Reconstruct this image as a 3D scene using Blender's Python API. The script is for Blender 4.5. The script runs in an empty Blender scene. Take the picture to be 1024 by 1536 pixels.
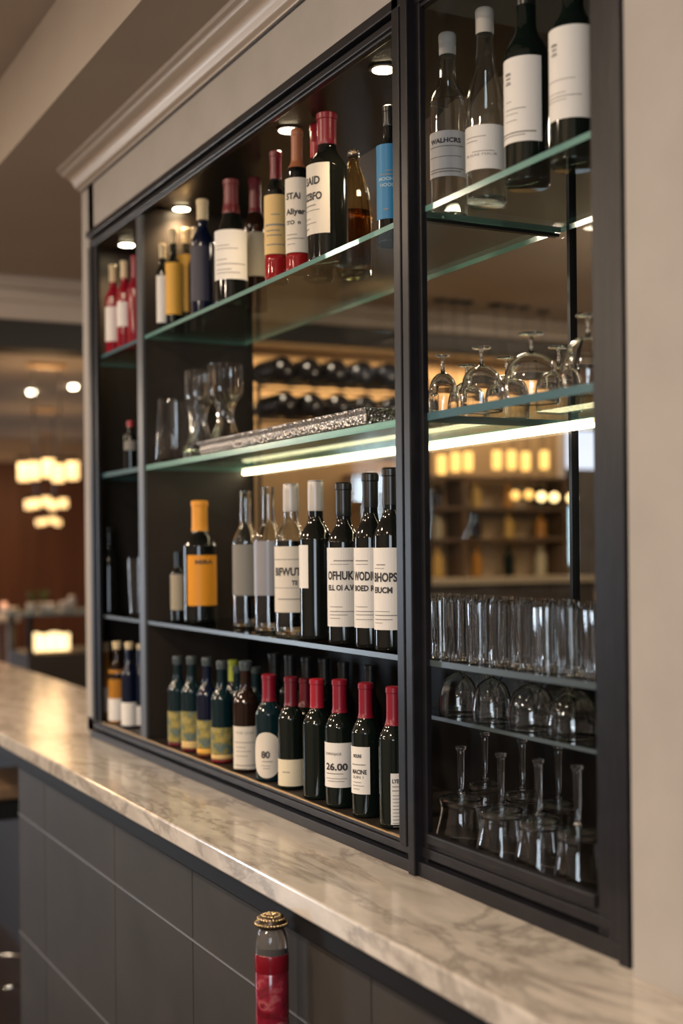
import bpy, bmesh, math, random
from mathutils import Vector, Matrix
random.seed(7)
PI = math.pi
sc = bpy.context.scene
COL = sc.collection
CZ = 1.6                       # eye height
F = 2000.0                     # focal length, px of a 1024x1536 frame
TH = math.atan(1017 / 2000)
CT, ST = math.cos(TH), math.sin(TH)
ROLL = 0.0100
PXC, PYC = 512, 821

# ------------------------------------------------------------ survey helpers
def uv(px, py):
    a, b = px - PXC, PYC - py
    return (a + ROLL * b) / F, (b - ROLL * a) / F
def dist(px, py, Y):
    return Y / (ST + CT * uv(px, py)[0])
def xat(px, py, Y):
    u = uv(px, py)[0]
    return -Y * (CT - ST * u) / (ST + CT * u)
def zat(px, py, Y):
    return CZ + uv(px, py)[1] * dist(px, py, Y)
def at_x(px, py, X):           # point on the plane x = -X
    u, v = uv(px, py)
    t = X / (CT - ST * u)
    return Vector((-X, t * (ST + CT * u), CZ + v * t)), t

# ------------------------------------------------------------ materials
MATS = {}
def mat(name, color=(.5, .5, .5), rough=.5, metal=0.0, spec=.5, trans=0.0, ior=1.45, emit=None, estr=0, coat=0.0):
    if name in MATS: return MATS[name]
    m = bpy.data.materials.new(name); m.use_nodes = True
    b = m.node_tree.nodes['Principled BSDF']
    b.inputs['Base Color'].default_value = (*color, 1)
    b.inputs['Roughness'].default_value = rough
    b.inputs['Metallic'].default_value = metal
    b.inputs['Specular IOR Level'].default_value = spec
    b.inputs['Transmission Weight'].default_value = trans
    b.inputs['IOR'].default_value = ior
    b.inputs['Coat Weight'].default_value = coat
    b.inputs['Coat Roughness'].default_value = .03
    if emit:
        b.inputs['Emission Color'].default_value = (*emit, 1)
        b.inputs['Emission Strength'].default_value = estr
    MATS[name] = m
    return m
def nodes(m): return m.node_tree.nodes, m.node_tree.links, m.node_tree.nodes['Principled BSDF']
def ramp(n, stops):
    r = n.new('ShaderNodeValToRGB'); e = r.color_ramp.elements
    while len(e) < len(stops): e.new(0.5)
    for el, (p, c) in zip(e, stops): el.position = p; el.color = (*c, 1)
    return r
def noisy(name, c1, c2, scale=8, rough=.7, bump=.0, detail=6, stretch=(1, 1, 1), **k):
    if name in MATS: return MATS[name]
    m = mat(name, c1, rough, **k); n, l, b = nodes(m)
    tc = n.new('ShaderNodeTexCoord'); mp = n.new('ShaderNodeMapping'); mp.inputs['Scale'].default_value = stretch
    t = n.new('ShaderNodeTexNoise'); t.inputs['Scale'].default_value = scale; t.inputs['Detail'].default_value = detail
    r = ramp(n, [(.3, c1), (.7, c2)])
    l.new(tc.outputs['Object'], mp.inputs['Vector']); l.new(mp.outputs['Vector'], t.inputs['Vector'])
    l.new(t.outputs['Fac'], r.inputs['Fac']); l.new(r.outputs['Color'], b.inputs['Base Color'])
    if bump:
        bp = n.new('ShaderNodeBump'); bp.inputs['Strength'].default_value = bump; bp.inputs['Distance'].default_value = .01
        l.new(t.outputs['Fac'], bp.inputs['Height']); l.new(bp.outputs['Normal'], b.inputs['Normal'])
    return m
def thin_glass(name, tint, rough=.0, refl=1.0):
    m = bpy.data.materials.new(name); m.use_nodes = True
    n, l = m.node_tree.nodes, m.node_tree.links; n.clear()
    o = n.new('ShaderNodeOutputMaterial'); mx = n.new('ShaderNodeMixShader')
    t = n.new('ShaderNodeBsdfTransparent'); t.inputs['Color'].default_value = (*tint, 1)
    g = n.new('ShaderNodeBsdfGlossy'); g.inputs['Roughness'].default_value = rough
    f = n.new('ShaderNodeFresnel'); ge = n.new('ShaderNodeNewGeometry'); mr = n.new('ShaderNodeMapRange')
    mr.inputs['To Min'].default_value = 1.45; mr.inputs['To Max'].default_value = 1 / 1.45
    l.new(ge.outputs['Backfacing'], mr.inputs['Value']); l.new(mr.outputs['Result'], f.inputs['IOR'])
    mu = n.new('ShaderNodeMath'); mu.operation = 'MULTIPLY'; mu.inputs[1].default_value = refl
    l.new(f.outputs[0], mu.inputs[0]); l.new(mu.outputs[0], mx.inputs['Fac'])
    l.new(t.outputs[0], mx.inputs[1]); l.new(g.outputs[0], mx.inputs[2]); l.new(mx.outputs[0], o.inputs['Surface'])
    MATS[name] = m
    return m

PLASTER = noisy('plaster', (.375, .345, .32), (.42, .385, .36), 9, .85, .12)
CEIL = noisy('ceiling_paint', (.42, .35, .29), (.46, .385, .32), 3, .8)
CROWN = mat('crown_paint', (.55, .47, .40), .32)
FRAME = noisy('frame_paint', (.010, .0095, .0115), (.015, .014, .017), 30, .33, .02, spec=.3)
DARKIN = noisy('cabinet_lining', (.018, .013, .010), (.030, .022, .017), 12, .45, 0, stretch=(1, 1, .08))
TILE = noisy('tile_glaze', (.040, .036, .033), (.054, .048, .043), 6, .50, .05, spec=.3)
GROUT = mat('grout', (.20, .19, .18), .5)
BLACK = mat('black_metal', (.012, .012, .013), .3, spec=.5)
CHROME = mat('chrome', (.8, .8, .8), .15, metal=1)
BRASS = mat('brass', (.75, .48, .22), .3, metal=1)
WOODF = noisy('floor_wood', (.030, .017, .011), (.055, .032, .020), 5, .35, 0, stretch=(.2, 2, 1))
DARKWOOD = noisy('dark_wood', (.075, .024, .009), (.13, .045, .017), 4, .5, 0, stretch=(3, 3, .25))
TANWALL = noisy('tan_wall', (.40, .27, .155), (.47, .33, .19), 3, .75, .05)
GREYP = mat('grey_paint', (.25, .23, .21), .6)
SHELF = thin_glass('shelf_glass', (.90, .95, .925), .0, 1.0)
PANE = thin_glass('back_pane', (.93, .95, .94), .0, .3)
EDGE = mat('glass_edge', (.16, .36, .33), .12, trans=.25, spec=.8)
GLASS = mat('clear_glass', (.97, .97, .96), .0, trans=1.0, ior=1.47)
GLASSB = mat('bottle_clear_glass', (.93, .95, .93), .0, trans=1.0, ior=1.45)
SILVER = mat('silver', (.72, .70, .67), .3, metal=1)

def marble():
    m = mat('marble', (.7, .66, .6), .17, coat=.15); n, l, b = nodes(m)
    tc = n.new('ShaderNodeTexCoord')
    n1 = n.new('ShaderNodeTexNoise'); n1.inputs['Scale'].default_value = 2.6; n1.inputs['Detail'].default_value = 12; n1.inputs['Roughness'].default_value = .62; n1.inputs['Distortion'].default_value = .45
    n2 = n.new('ShaderNodeTexNoise'); n2.inputs['Scale'].default_value = 9; n2.inputs['Detail'].default_value = 8; n2.inputs['Distortion'].default_value = .8
    mp = n.new('ShaderNodeMapping'); mp.inputs['Rotation'].default_value = (0, 0, .35); mp.inputs['Scale'].default_value = (1, 2.8, 2.2)
    l.new(tc.outputs['Object'], mp.inputs['Vector'])
    l.new(mp.outputs['Vector'], n1.inputs['Vector']); l.new(mp.outputs['Vector'], n2.inputs['Vector'])
    r1 = ramp(n, [(.46, (1, 1, 1)), (.498, (.62, .60, .59)), (.508, (.50, .49, .48)), (.545, (1, 1, 1))])
    r2 = ramp(n, [(.25, (.50, .45, .40)), (.7, (.72, .66, .59))])
    mx = n.new('ShaderNodeMix'); mx.data_type = 'RGBA'; mx.blend_type = 'MULTIPLY'; mx.inputs[0].default_value = .75
    l.new(n1.outputs['Fac'], r1.inputs['Fac']); l.new(n2.outputs['Fac'], r2.inputs['Fac'])
    l.new(r2.outputs['Color'], mx.inputs[6]); l.new(r1.outputs['Color'], mx.inputs[7])
    l.new(mx.outputs[2], b.inputs['Base Color'])
    return m
MARBLE = marble()

def embossed():
    m = mat('embossed_silver', (.62, .58, .54), .32, metal=1); n, l, b = nodes(m)
    tc = n.new('ShaderNodeTexCoord'); v = n.new('ShaderNodeTexVoronoi'); v.inputs['Scale'].default_value = 160
    bp = n.new('ShaderNodeBump'); bp.inputs['Strength'].default_value = .9; bp.inputs['Distance'].default_value = .004
    l.new(tc.outputs['Object'], v.inputs['Vector']); l.new(v.outputs['Distance'], bp.inputs['Height']); l.new(bp.outputs['Normal'], b.inputs['Normal'])
    return m
EMBOSS = embossed()

def art_label():
    m = mat('painted_label', (.3, .3, .1), .5); n, l, b = nodes(m)
    tc = n.new('ShaderNodeTexCoord'); t = n.new('ShaderNodeTexNoise'); t.inputs['Scale'].default_value = 45; t.inputs['Detail'].default_value = 3
    r = ramp(n, [(.35, (.05, .13, .18)), (.5, (.22, .20, .06)), (.62, (.42, .32, .08)), (.75, (.10, .22, .24))])
    l.new(tc.outputs['Object'], t.inputs['Vector']); l.new(t.outputs['Fac'], r.inputs['Fac']); l.new(r.outputs['Color'], b.inputs['Base Color'])
    return m
ART = art_label()
def red_art():
    m = mat('red_swirl_label', (.3, .01, .03), .15, coat=.6); n, l, b = nodes(m)
    tc = n.new('ShaderNodeTexCoord'); t = n.new('ShaderNodeTexNoise'); t.inputs['Scale'].default_value = 15; t.inputs['Detail'].default_value = 4; t.inputs['Distortion'].default_value = 2.5
    r = ramp(n, [(.40, (.13, .004, .012)), (.50, (.26, .009, .03)), (.56, (.38, .09, .10)), (.60, (.17, .006, .018))])
    l.new(tc.outputs['Object'], t.inputs['Vector']); l.new(t.outputs['Fac'], r.inputs['Fac']); l.new(r.outputs['Color'], b.inputs['Base Color'])
    return m
REDART = red_art()

PAPER = mat('cream_paper', (.72, .66, .57), .6)
WHITEP = mat('white_paper', (.80, .77, .73), .6)
YELLOWP = mat('yellow_paper', (.78, .42, .06), .55)
PALEY = mat('pale_yellow_paper', (.72, .50, .20), .55)
OCHRE = mat('orange_paper', (.82, .33, .02), .5)
BLUEP = mat('blue_paper', (.02, .20, .42), .45)
BEIGEP = mat('dull_beige_paper', (.38, .33, .24), .65)
GREYPAPER = mat('grey_paper', (.24, .23, .21), .65)
INK = mat('ink', (.05, .045, .045), .6)
INKLT = mat('grey_ink', (.26, .24, .22), .6)
INKBLUE = mat('pale_blue_ink', (.35, .5, .6), .6)
GBLACK = mat('black_bottle_glass', (.006, .007, .006), .05, spec=.6)
GGREEN = mat('green_bottle_glass', (.005, .009, .007), .05, spec=.6)
GTEAL = mat('teal_bottle_glass', (.004, .018, .024), .05, spec=.6)
GBLUE = mat('blue_bottle_glass', (.004, .008, .026), .05, spec=.6)
GWINE = mat('burgundy_bottle_glass', (.10, .004, .012), .06, spec=.6)
GROSE = mat('red_bottle_glass', (.26, .006, .02), .06, spec=.6)
GBROWN = mat('brown_bottle_glass', (.018, .008, .005), .06, spec=.6)
GAMBER = mat('amber_glass', (.75, .34, .07), .03, trans=.85, ior=1.4)
GAMBER2 = mat('amber_liquor_glass', (.62, .27, .04), .05, trans=.3, ior=1.4)
CAPRED = mat('red_foil', (.24, .008, .022), .32, spec=.6)
CAPBRIGHT = mat('bright_red_foil', (.36, .012, .026), .32, spec=.6)
CAPBURG = mat('burgundy_foil', (.14, .008, .017), .32, spec=.6)
CAPBLACK = mat('black_foil', (.014, .014, .014), .28, spec=.6)
CAPGREY = mat('silver_grey_foil', (.55, .52, .49), .38, metal=.2)
CAPCREAM = mat('cream_foil', (.68, .55, .34), .5)
CAPORANGE = mat('orange_foil', (.85, .36, .03), .45)
CAPBROWN = mat('copper_foil', (.36, .13, .06), .35)
CAPWHITE = mat('off_white_cap', (.50, .47, .42), .5)
CAPLIME = mat('lime_foil', (.42, .50, .05), .4)
CAPTEAL = mat('grey_teal_foil', (.055, .072, .078), .35)
REDLIQ = mat('red_lower_glass', (.30, .010, .012), .06, spec=.6)

# ------------------------------------------------------------ mesh helpers
def link(name, bm, m, parent=None, smooth=False, bevel=0):
    me = bpy.data.meshes.new(name)
    bmesh.ops.recalc_face_normals(bm, faces=bm.faces)
    bm.to_mesh(me); bm.free()
    for mm in (m if isinstance(m, (list, tuple)) else [m]): me.materials.append(mm)
    if smooth:
        for p in me.polygons: p.use_smooth = True
    o = bpy.data.objects.new(name, me); COL.objects.link(o)
    if parent: o.parent = parent
    if bevel:
        b = o.modifiers.new('bevel', 'BEVEL'); b.width = bevel; b.segments = 2; b.limit_method = 'ANGLE'
    return o
def box(bm, x0, x1, y0, y1, z0, z1):
    vs = [bm.verts.new((x, y, z)) for x in (x0, x1) for y in (y0, y1) for z in (z0, z1)]
    for f in ((0, 1, 3, 2), (4, 6, 7, 5), (0, 4, 5, 1), (2, 3, 7, 6), (0, 2, 6, 4), (1, 5, 7, 3)):
        bm.faces.new([vs[i] for i in f])
def boxes(name, lst, m, parent=None, bevel=0):
    bm = bmesh.new()
    for b in lst: box(bm, *b)
    return link(name, bm, m, parent, bevel=bevel)
def lathe(bm, prof, seg=40, cap0=True, cap1=True, flute=0, fa=0.0):
    rings = []
    for r, z in prof:
        if r < 1e-6:
            rings.append([bm.verts.new((0, 0, z))])
        else:
            rings.append([bm.verts.new(((r * (1 - (fa if flute and i % 2 else 0))) * math.cos(2 * PI * i / seg),
                                        (r * (1 - (fa if flute and i % 2 else 0))) * math.sin(2 * PI * i / seg), z)) for i in range(seg)])
    for a, b in zip(rings, rings[1:]):
        for i in range(seg):
            j = (i + 1) % seg
            q = [a[i % len(a)], a[j % len(a)], b[j % len(b)], b[i % len(b)]]
            q = list(dict.fromkeys(q))
            if len(q) > 2: bm.faces.new(q)
    if cap0 and len(rings[0]) > 1: bm.faces.new(rings[0])
    if cap1 and len(rings[-1]) > 1: bm.faces.new(rings[-1][::-1])
def turned(name, prof, m, parent=None, seg=40, **k):
    bm = bmesh.new(); lathe(bm, prof, seg, **k)
    o = link(name, bm, m, parent, smooth=True)
    return o
def autosharp(o, ang=.6):
    me = o.data
    bm = bmesh.new(); bm.from_mesh(me)
    for e in bm.edges:
        if len(e.link_faces) == 2 and e.calc_face_angle(0) > ang: e.smooth = False
    bm.to_mesh(me); bm.free()
def tube(bm, pts, r, seg=8):
    pts = [Vector(p) for p in pts]; rings = []
    for i, p in enumerate(pts):
        d = (pts[min(i + 1, len(pts) - 1)] - pts[max(i - 1, 0)]).normalized()
        up = Vector((0, 0, 1)) if abs(d.z) < .9 else Vector((1, 0, 0))
        a = d.cross(up).normalized(); b = d.cross(a)
        rings.append([bm.verts.new(p + a * r * math.cos(2 * PI * k / seg) + b * r * math.sin(2 * PI * k / seg)) for k in range(seg)])
    for A, B in zip(rings, rings[1:]):
        for i in range(seg): bm.faces.new([A[i], A[(i + 1) % seg], B[(i + 1) % seg], B[i]])
    bm.faces.new(rings[0]); bm.faces.new(rings[-1][::-1])
def thing(name, label, cat, loc=(0, 0, 0), rz=0, group=None):
    o = bpy.data.objects.new(name, None); COL.objects.link(o); o.empty_display_size = .02
    o.location = loc; o.rotation_euler = (0, 0, rz)
    return tag(o, label, cat, group)
def tag(o, label, cat, group=None):
    o['label'] = label; o['category'] = cat
    if group: o['group'] = group
    return o
def struct(o): o['kind'] = 'structure'; return o
def smooth_pts(pts, n=6):
    out = []
    P = [pts[0]] + list(pts) + [pts[-1]]
    for i in range(1, len(P) - 2):
        p0, p1, p2, p3 = P[i - 1], P[i], P[i + 1], P[i + 2]
        for k in range(n):
            t = k / n
            out.append(tuple(max(0.0, .5 * (2 * p1[c] + (p2[c] - p0[c]) * t + (2 * p0[c] - 5 * p1[c] + 4 * p2[c] - p3[c]) * t * t + (3 * p1[c] - p0[c] - 3 * p2[c] + p3[c]) * t ** 3)) if c == 0 else
                             .5 * (2 * p1[c] + (p2[c] - p0[c]) * t + (2 * p0[c] - 5 * p1[c] + 4 * p2[c] - p3[c]) * t * t + (3 * p1[c] - p0[c] - 3 * p2[c] + p3[c]) * t ** 3) for c in (0, 1)))
    out.append(tuple(pts[-1]))
    return out

# ------------------------------------------------------------ bottle builder
def patch(name, R, z0, z1, phi, half, m, parent, oval=False):
    bm = bmesh.new(); n = 20; th = .0006
    if oval:
        zc, hz = (z0 + z1) / 2, (z1 - z0) / 2; rings = []
        c = bm.verts.new(((R + th) * math.cos(phi), (R + th) * math.sin(phi), zc))
        for k in (.25, .5, .75, 1):
            rings.append([bm.verts.new(((R + th) * math.cos(phi + half * k * math.cos(a)), (R + th) * math.sin(phi + half * k * math.cos(a)), zc + hz * k * math.sin(a)))
                          for a in [2 * PI * i / 32 for i in range(32)]])
        for i in range(32):
            bm.faces.new([c, rings[0][i], rings[0][(i + 1) % 32]])
            for A, B in zip(rings, rings[1:]): bm.faces.new([A[i], B[i], B[(i + 1) % 32], A[(i + 1) % 32]])
    else:
        prev = None
        for i in range(n + 1):
            a = phi - half + 2 * half * i / n
            cur = []
            for rr, z in ((R + .0001, z0), (R + th, z0), (R + th, z1), (R + .0001, z1)):
                cur.append(bm.verts.new((rr * math.cos(a), rr * math.sin(a), z)))
            if prev:
                for k in range(4): bm.faces.new([prev[k], cur[k], cur[(k + 1) % 4], prev[(k + 1) % 4]])
            else: bm.faces.new(cur)
            prev = cur
        bm.faces.new(prev)
    return link(name, bm, m, parent, smooth=oval)
_txt = {}
def text_polys(s, bold):
    if (s, bold) not in _txt:
        cu = bpy.data.curves.new('t', 'FONT'); cu.body = s; cu.size = 1; cu.resolution_u = 3
        if bold: cu.offset = .038
        ob = bpy.data.objects.new('t', cu); COL.objects.link(ob)
        dg = bpy.context.evaluated_depsgraph_get()
        me = ob.evaluated_get(dg).to_mesh()
        vs = [v.co.copy() for v in me.vertices]; ps = [tuple(p.vertices) for p in me.polygons]
        ob.evaluated_get(dg).to_mesh_clear()
        bpy.data.objects.remove(ob); bpy.data.curves.remove(cu)
        _txt[(s, bold)] = (vs, ps)
    return _txt[(s, bold)]
def lettering(R, phi, lines, m, parent, half=1.2):
    """lines: (text or None, z of the baseline, size, start arc (m) from the label's left edge, width for a rule)"""
    bm = bmesh.new(); rr = R + .0012
    def P(x, z): a = phi - half + x / R; return (rr * math.cos(a), rr * math.sin(a), z)
    for s, z, size, x0, w in lines:
        if s is None:
            n = 8; top = [bm.verts.new(P(x0 + w * i / n, z + size * .7)) for i in range(n + 1)]; bot = [bm.verts.new(P(x0 + w * i / n, z)) for i in range(n + 1)]
            for i in range(n): bm.faces.new([bot[i], bot[i + 1], top[i + 1], top[i]]).material_index = 1
        else:
            vs, ps = text_polys(s, size > .008)
            xm = max(v.x for v in vs)
            k = w / xm if w else size
            V = [bm.verts.new(P(x0 + v.x * k, z + v.y * size)) for v in vs]
            for p in ps:
                try: bm.faces.new([V[i] for i in p])
                except ValueError: pass
    return link('lettering', bm, [m, INKLT], parent)

PROFILES = {  # (radius fraction of R, height fraction)
    'bordeaux': [(.90, 0), (1, .012), (1, .30), (1, .60), (.97, .64), (.80, .685), (.58, .725), (.47, .76), (.44, .80), (.43, .97), (.47, .975), (.47, 1)],
    'burgundy': [(.90, 0), (1, .012), (1, .30), (1, .45), (.94, .53), (.78, .61), (.57, .69), (.46, .77), (.42, .82), (.41, .97), (.45, .975), (.45, 1)],
    'tall':     [(.90, 0), (1, .012), (1, .30), (1, .66), (.96, .69), (.75, .73), (.52, .765), (.46, .80), (.44, .97), (.44, .975), (.44, 1)],
    'flare':    [(.92, 0), (1, .012), (.98, .25), (.93, .50), (.86, .60), (.70, .68), (.46, .75), (.36, .80), (.34, .96), (.42, .965), (.42, 1)],
}
def profile(kind, R, H, n=5):
    P = PROFILES[kind]
    body = [(R * P[0][0], 0), (R * P[1][0], H * P[1][1])]
    body += smooth_pts([(R * a, H * b) for a, b in P[2:-2]], n)
    body += [(R * a, H * b) for a, b in P[-2:]]
    k = [(body[1][0], H * f) for f in (.03, .06, .1, .15, .2, .25)]
    return body[:2] + [(r_, z_) for r_, z_ in k if body[1][1] < z_ < body[2][1]] + body[2:]
def rad_at(prof, z):
    for (r0, z0), (r1, z1) in zip(prof, prof[1:]):
        if z0 <= z <= z1 and z1 > z0: return r0 + (r1 - r0) * (z - z0) / (z1 - z0)
    return prof[-1][0]

def bottle(px, Y, zb, top, w, label, name='wine_bottle', kind='bordeaux', glass=None, cap=None, cap_to=None, cat='bottle', group=None,
           lab=None, lines=(), ink=None, clear=False, liquid=None, liquid_to=None, bands=(), base_py=None, text=None, capw=1.1):
    """px: screen column measured on the photo, Y: distance from the eye line to the wall axis, top: photo row of the bottle top"""
    mid = (top + (base_py or top + 230)) / 2
    x = xat(px, mid, Y); t = dist(px, mid, Y)
    H = zat(px, top, Y) - zb; R = w * t / F / 2
    loc = (x, Y, zb + .0006)
    root = thing(name, label, cat, loc, 0, group)
    cam = math.atan2(-Y, -x)
    prof = profile(kind, R, H)
    zz = lambda py: zat(px, py, Y) - zb
    if clear:
        th = min(.0022, R * .1)
        inner = [(max(r - th, .0004), z) for r, z in prof if z > H * .02]
        pr = prof + [(inner[-1][0], inner[-1][1])] + inner[::-1][1:] + [(0.0003, H * .022)]
        body = turned('glass_body', pr, glass or GLASSB, root, 40, cap1=True)
        if liquid:
            zl = zz(liquid_to)
            lp = [(max(r - th - .0006, .0003), z) for r, z in prof if H * .03 < z < zl]
            lp.append((max(rad_at(prof, zl) - th - .0006, .001), zl))
            turned('liquid', lp, liquid, root, 32)
    else:
        body = turned('glass_body', prof, glass or GBLACK, root, 40)
    autosharp(body, .9)
    if cap:
        zc = zz(cap_to) if cap_to else H * .82
        cp = [(rad_at(prof, zc) + .0007, zc)]
        cp += [(max(r, rad_at(prof, H * .9)) * 1.03 + .0009, z) for r, z in prof if zc < z < H * .95]
        rn = rad_at(prof, H * .9) * 1.03 + .0009
        cp += [(rn, H * .955), (rn * capw, H * .96), (rn * capw, H * .995), (rn * .92, H * 1.004), (.0002, H * 1.004)]
        c = turned('capsule', cp, cap, root, 32); autosharp(c, .7)
    for (y0, y1, bmat, bname) in bands:
        z0 = max(zz(y1), .002); z1 = max(zz(y0), z0 + .008)
        pts = [(rad_at(prof, z) + .0005, z) for z in [z0 + (z1 - z0) * i / 6 for i in range(7)]]
        turned(bname, [(pts[0][0] - .0004, pts[0][1])] + pts + [(pts[-1][0] - .0004, pts[-1][1])], bmat, root, 40, cap0=False, cap1=False)
    if lab:
        y0, y1, m, yaw, half = lab[:5]
        oval = len(lab) > 5
        z1, z0 = zz(y0), max(zz(y1), .007)
        phi = cam + math.radians(yaw); hf = math.radians(half)
        Rl = R
        l = patch('label', Rl + .0001, z0, z1, phi, hf, m, root, oval)
        L = []
        for ln in lines:
            s, py, sz, xf, wf = ln   # row, size px, start (fraction of the label's width), width fraction
            W = 2 * hf * Rl
            L.append((s, zz(py), sz * t / F, xf * W, wf * W))
        if L: lettering(Rl, phi, L, ink or INK, l, hf)
    return root

def rules(y0, y1, n, xf=.1, wf=.7, sz=1.6, seed=0):
    r = random.Random(seed); out = []
    for i in range(n):
        out.append((None, y0 + (y1 - y0) * i / max(1, n - 1), sz, xf, wf * r.uniform(.55, 1)))
    return out

# ============================================================ SETTING
W0, YB = 1.05, 1.32          # wall face, back of the display niche
H = lambda h: CZ + h
XL, XR = -3.643, 2.2
struct(boxes('floor', [(-14, 3, -4.2, 6, -.05, 0)], WOODF))
struct(boxes('ceiling', [(-14, 3, -4.2, .84, H(1.30), H(1.36)), (-14, 3, .84, 6, H(1.07), H(1.36)), (-14, -5.3, -4.2, .84, H(1.07), H(1.3))], CEIL))
# wall around the niche
struct(boxes('wall_bar', [(XL, -3.531, W0, 1.053, H(-.5065), H(1.0)), (XL, -3.635, 1.053, 1.36, H(-.5065), H(1.0)),
                          (XL, -3.58, W0, 1.36, 0, H(-.5425)),
                          (-3.58, XR, W0, 1.054, H(.858), H(1.0)), (-3.635, XR, 1.053, 1.36, H(.869), H(1.0)),
                          (XL, XR, W0, 1.36, H(.9995), H(1.07)),
                          (-3.58, -1.27, W0, 1.36, 0, H(-.5065)),
                          (-1.240, XR, 1.008, 1.36, H(-.5055), H(.874)), (-1.245, XR, W0, 1.36, 0, H(-.5055)),
                          (-1.29, -1.245, W0 + .02, 1.36, H(-.507), H(.874))], PLASTER))
struct(boxes('trim_1', [(XL - .001, XR, W0 - .002, W0 + .001, H(.9955), H(.999)), (XL - .002, XL + .001, W0 - .002, 1.36, H(.9955), H(.999))], BLACK))
# crown moulding with a mitred return at the wall's end
bm = bmesh.new()
prof = [(0, .999), (.006, 1.0), (.008, 1.006), (.012, 1.009), (.016, 1.013), (.018, 1.021), (.024, 1.031), (.033, 1.040), (.041, 1.045), (.046, 1.052), (.047, 1.057), (.052, 1.060), (.055, 1.066), (.055, 1.0705)]
prev = None
for o_, h_ in prof:
    cur = [bm.verts.new((XR, W0 - o_, H(h_))), bm.verts.new((XL - o_, W0 - o_, H(h_))), bm.verts.new((XL - o_, 1.40, H(h_)))]
    if prev:
        for k in (0, 1): bm.faces.new([prev[k], prev[k + 1], cur[k + 1], cur[k]])
    prev = cur
cm = link('trim_2', bm, CROWN, smooth=True); autosharp(cm, .9); struct(cm)
# beam beyond the wall end: cream cove above a dark board
struct(boxes('trim_3', [(-5.36, -5.2, -4.2, 1.95, H(.90), H(1.075)), (-5.36, -5.2, 1.95, 6, H(.97), H(1.075)), (-5.2, -5.17, -4.2, 6, H(1.02), H(1.07)), (-5.2, -5.185, -4.2, 6, H(.97), H(1.02))], CROWN, bevel=.008))
struct(boxes('trim_4', [(-5.36, -5.2, -4.2, 1.95, H(.79), H(.9)), (-5.36, -5.2, 1.95, 6, H(.88), H(.97))], mat('dark_beam', (.035, .033, .030), .5)))
struct(boxes('wall_far', [(-13.1, -13, -4.2, 6, 0, H(1.08))], DARKWOOD))
struct(boxes('wall_back', [(-14, 3, 4.9, 5.0, 0, H(1.36))], GREYP))
struct(boxes('wall_right', [(2.2, 2.3, -4.2, 5, 0, H(1.36))], PLASTER))
# wall behind the wine rack with a window cut in it
WX = 5.6
struct(boxes('wall_rack', [(-WX - .12, -WX, 2.0, 4.12, 0, H(1.08)), (-WX - .12, -WX, 4.12, 4.9, 0, H(-.25)), (-WX - .12, -WX, 4.12, 4.9, H(.62), H(1.08))], TANWALL))
# wall opposite with daylight window
struct(boxes('wall_front', [(-14, 3, -4.2, -4.1, 0, .5), (-14, 3, -4.2, -4.1, 2.45, H(1.36)), (-14, -13, -4.2, -4.1, .5, 2.45), (-11.4, 3, -4.2, -4.1, .5, 2.45)], PLASTER))
# baseboard-free coffer moulding on the far wall's top
struct(boxes('trim_5', [(-13.0, -12.9, -4.2, 6, H(.86), H(1.07)), (-12.9, -12.8, -4.2, 6, H(.97), H(1.07))], mat('far_cornice', (.40, .28, .18), .6)))

# back-room window
DAY = mat('daylight_pane', (.5, .5, .5), .5, emit=(.74, .80, 1.0), estr=1.0)
DAYB = mat('bright_daylight_pane', (.5, .5, .5), .5, emit=(.55, .85, 1.0), estr=1.7)
win = bpy.data.objects.new('window_1', None); COL.objects.link(win); win.location = (-WX - .06, 4.5, H(.2)); win['kind'] = 'structure'
def wb(name, y0, y1, z0, z1, m, x0=-.03, x1=.0):
    return boxes(name, [(x0, x1, y0 - 4.5, y1 - 4.5, H(z0) - H(.2), H(z1) - H(.2))], m, win)
wb('pane', 4.13, 4.89, .40, .60, DAY)
wb('pane', 4.17, 4.24, -.10, .20, DAYB)
wb('shutter', 4.13, 4.17, -.24, .40, BLACK, -.02, .05)
wb('shutter', 4.24, 4.89, -.24, .395, noisy('shutter_wood', (.10, .085, .075), (.17, .15, .14), 6, .6), -.02, .03)
wb('shutter', 4.17, 4.24, .20, .395, BLACK, -.02, .03)
wb('shutter', 4.17, 4.24, -.24, -.10, GREYP, -.02, .03)
wb('window_frame', 4.10, 4.135, -.25, .62, mat('white_window_frame', (.55, .52, .55), .5), -.02, .08)

# front daylight window (the bright cool light that edges frame and bottles)
w2 = bpy.data.objects.new('window_2', None); COL.objects.link(w2); w2.location = (-12.2, -4.15, 1.47); w2['kind'] = 'structure'
boxes('window_frame', [(x - .04, x + .04, -.03, .06, -.97, .98) for x in (-.8, 0, .8)] + [(-.8, .8, -.03, .06, -.97, -.9), (-.8, .8, -.03, .06, .9, .98)], BLACK, w2)

# ============================================================ DISPLAY CABINET
cab = thing('display_cabinet', 'dark slate framed wall cabinet with glass shelves above the marble counter', 'cabinet', (-2.4, 1.06, H(-.506)))
def cpart(name, lst, m, bevel=0, parent=None):
    o = boxes(name, lst, m, None, bevel)
    o.parent = parent or cab
    o.matrix_parent_inverse = Matrix.Translation(-cab.location)
    return o
def rail(name, x0, x1, z0, z1, inner_up, m=FRAME, y=W0):
    """horizontal frame member: proud outer band, groove, inner bead. inner_up: the opening lies above"""
    d = z1 - z0
    s = [(0, .44, -.022), (.44, .56, -.003), (.56, .86, -.014), (.86, 1.0, -.010)]
    L = []
    for a, b, yy in s:
        za, zb_ = (z0 + a * d, z0 + b * d) if inner_up else (z1 - b * d, z1 - a * d)
        L.append((x0, x1, y + yy, y - .0005 if inner_up else y + .004, za, zb_))
    return cpart(name, L, m, .0018)
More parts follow.
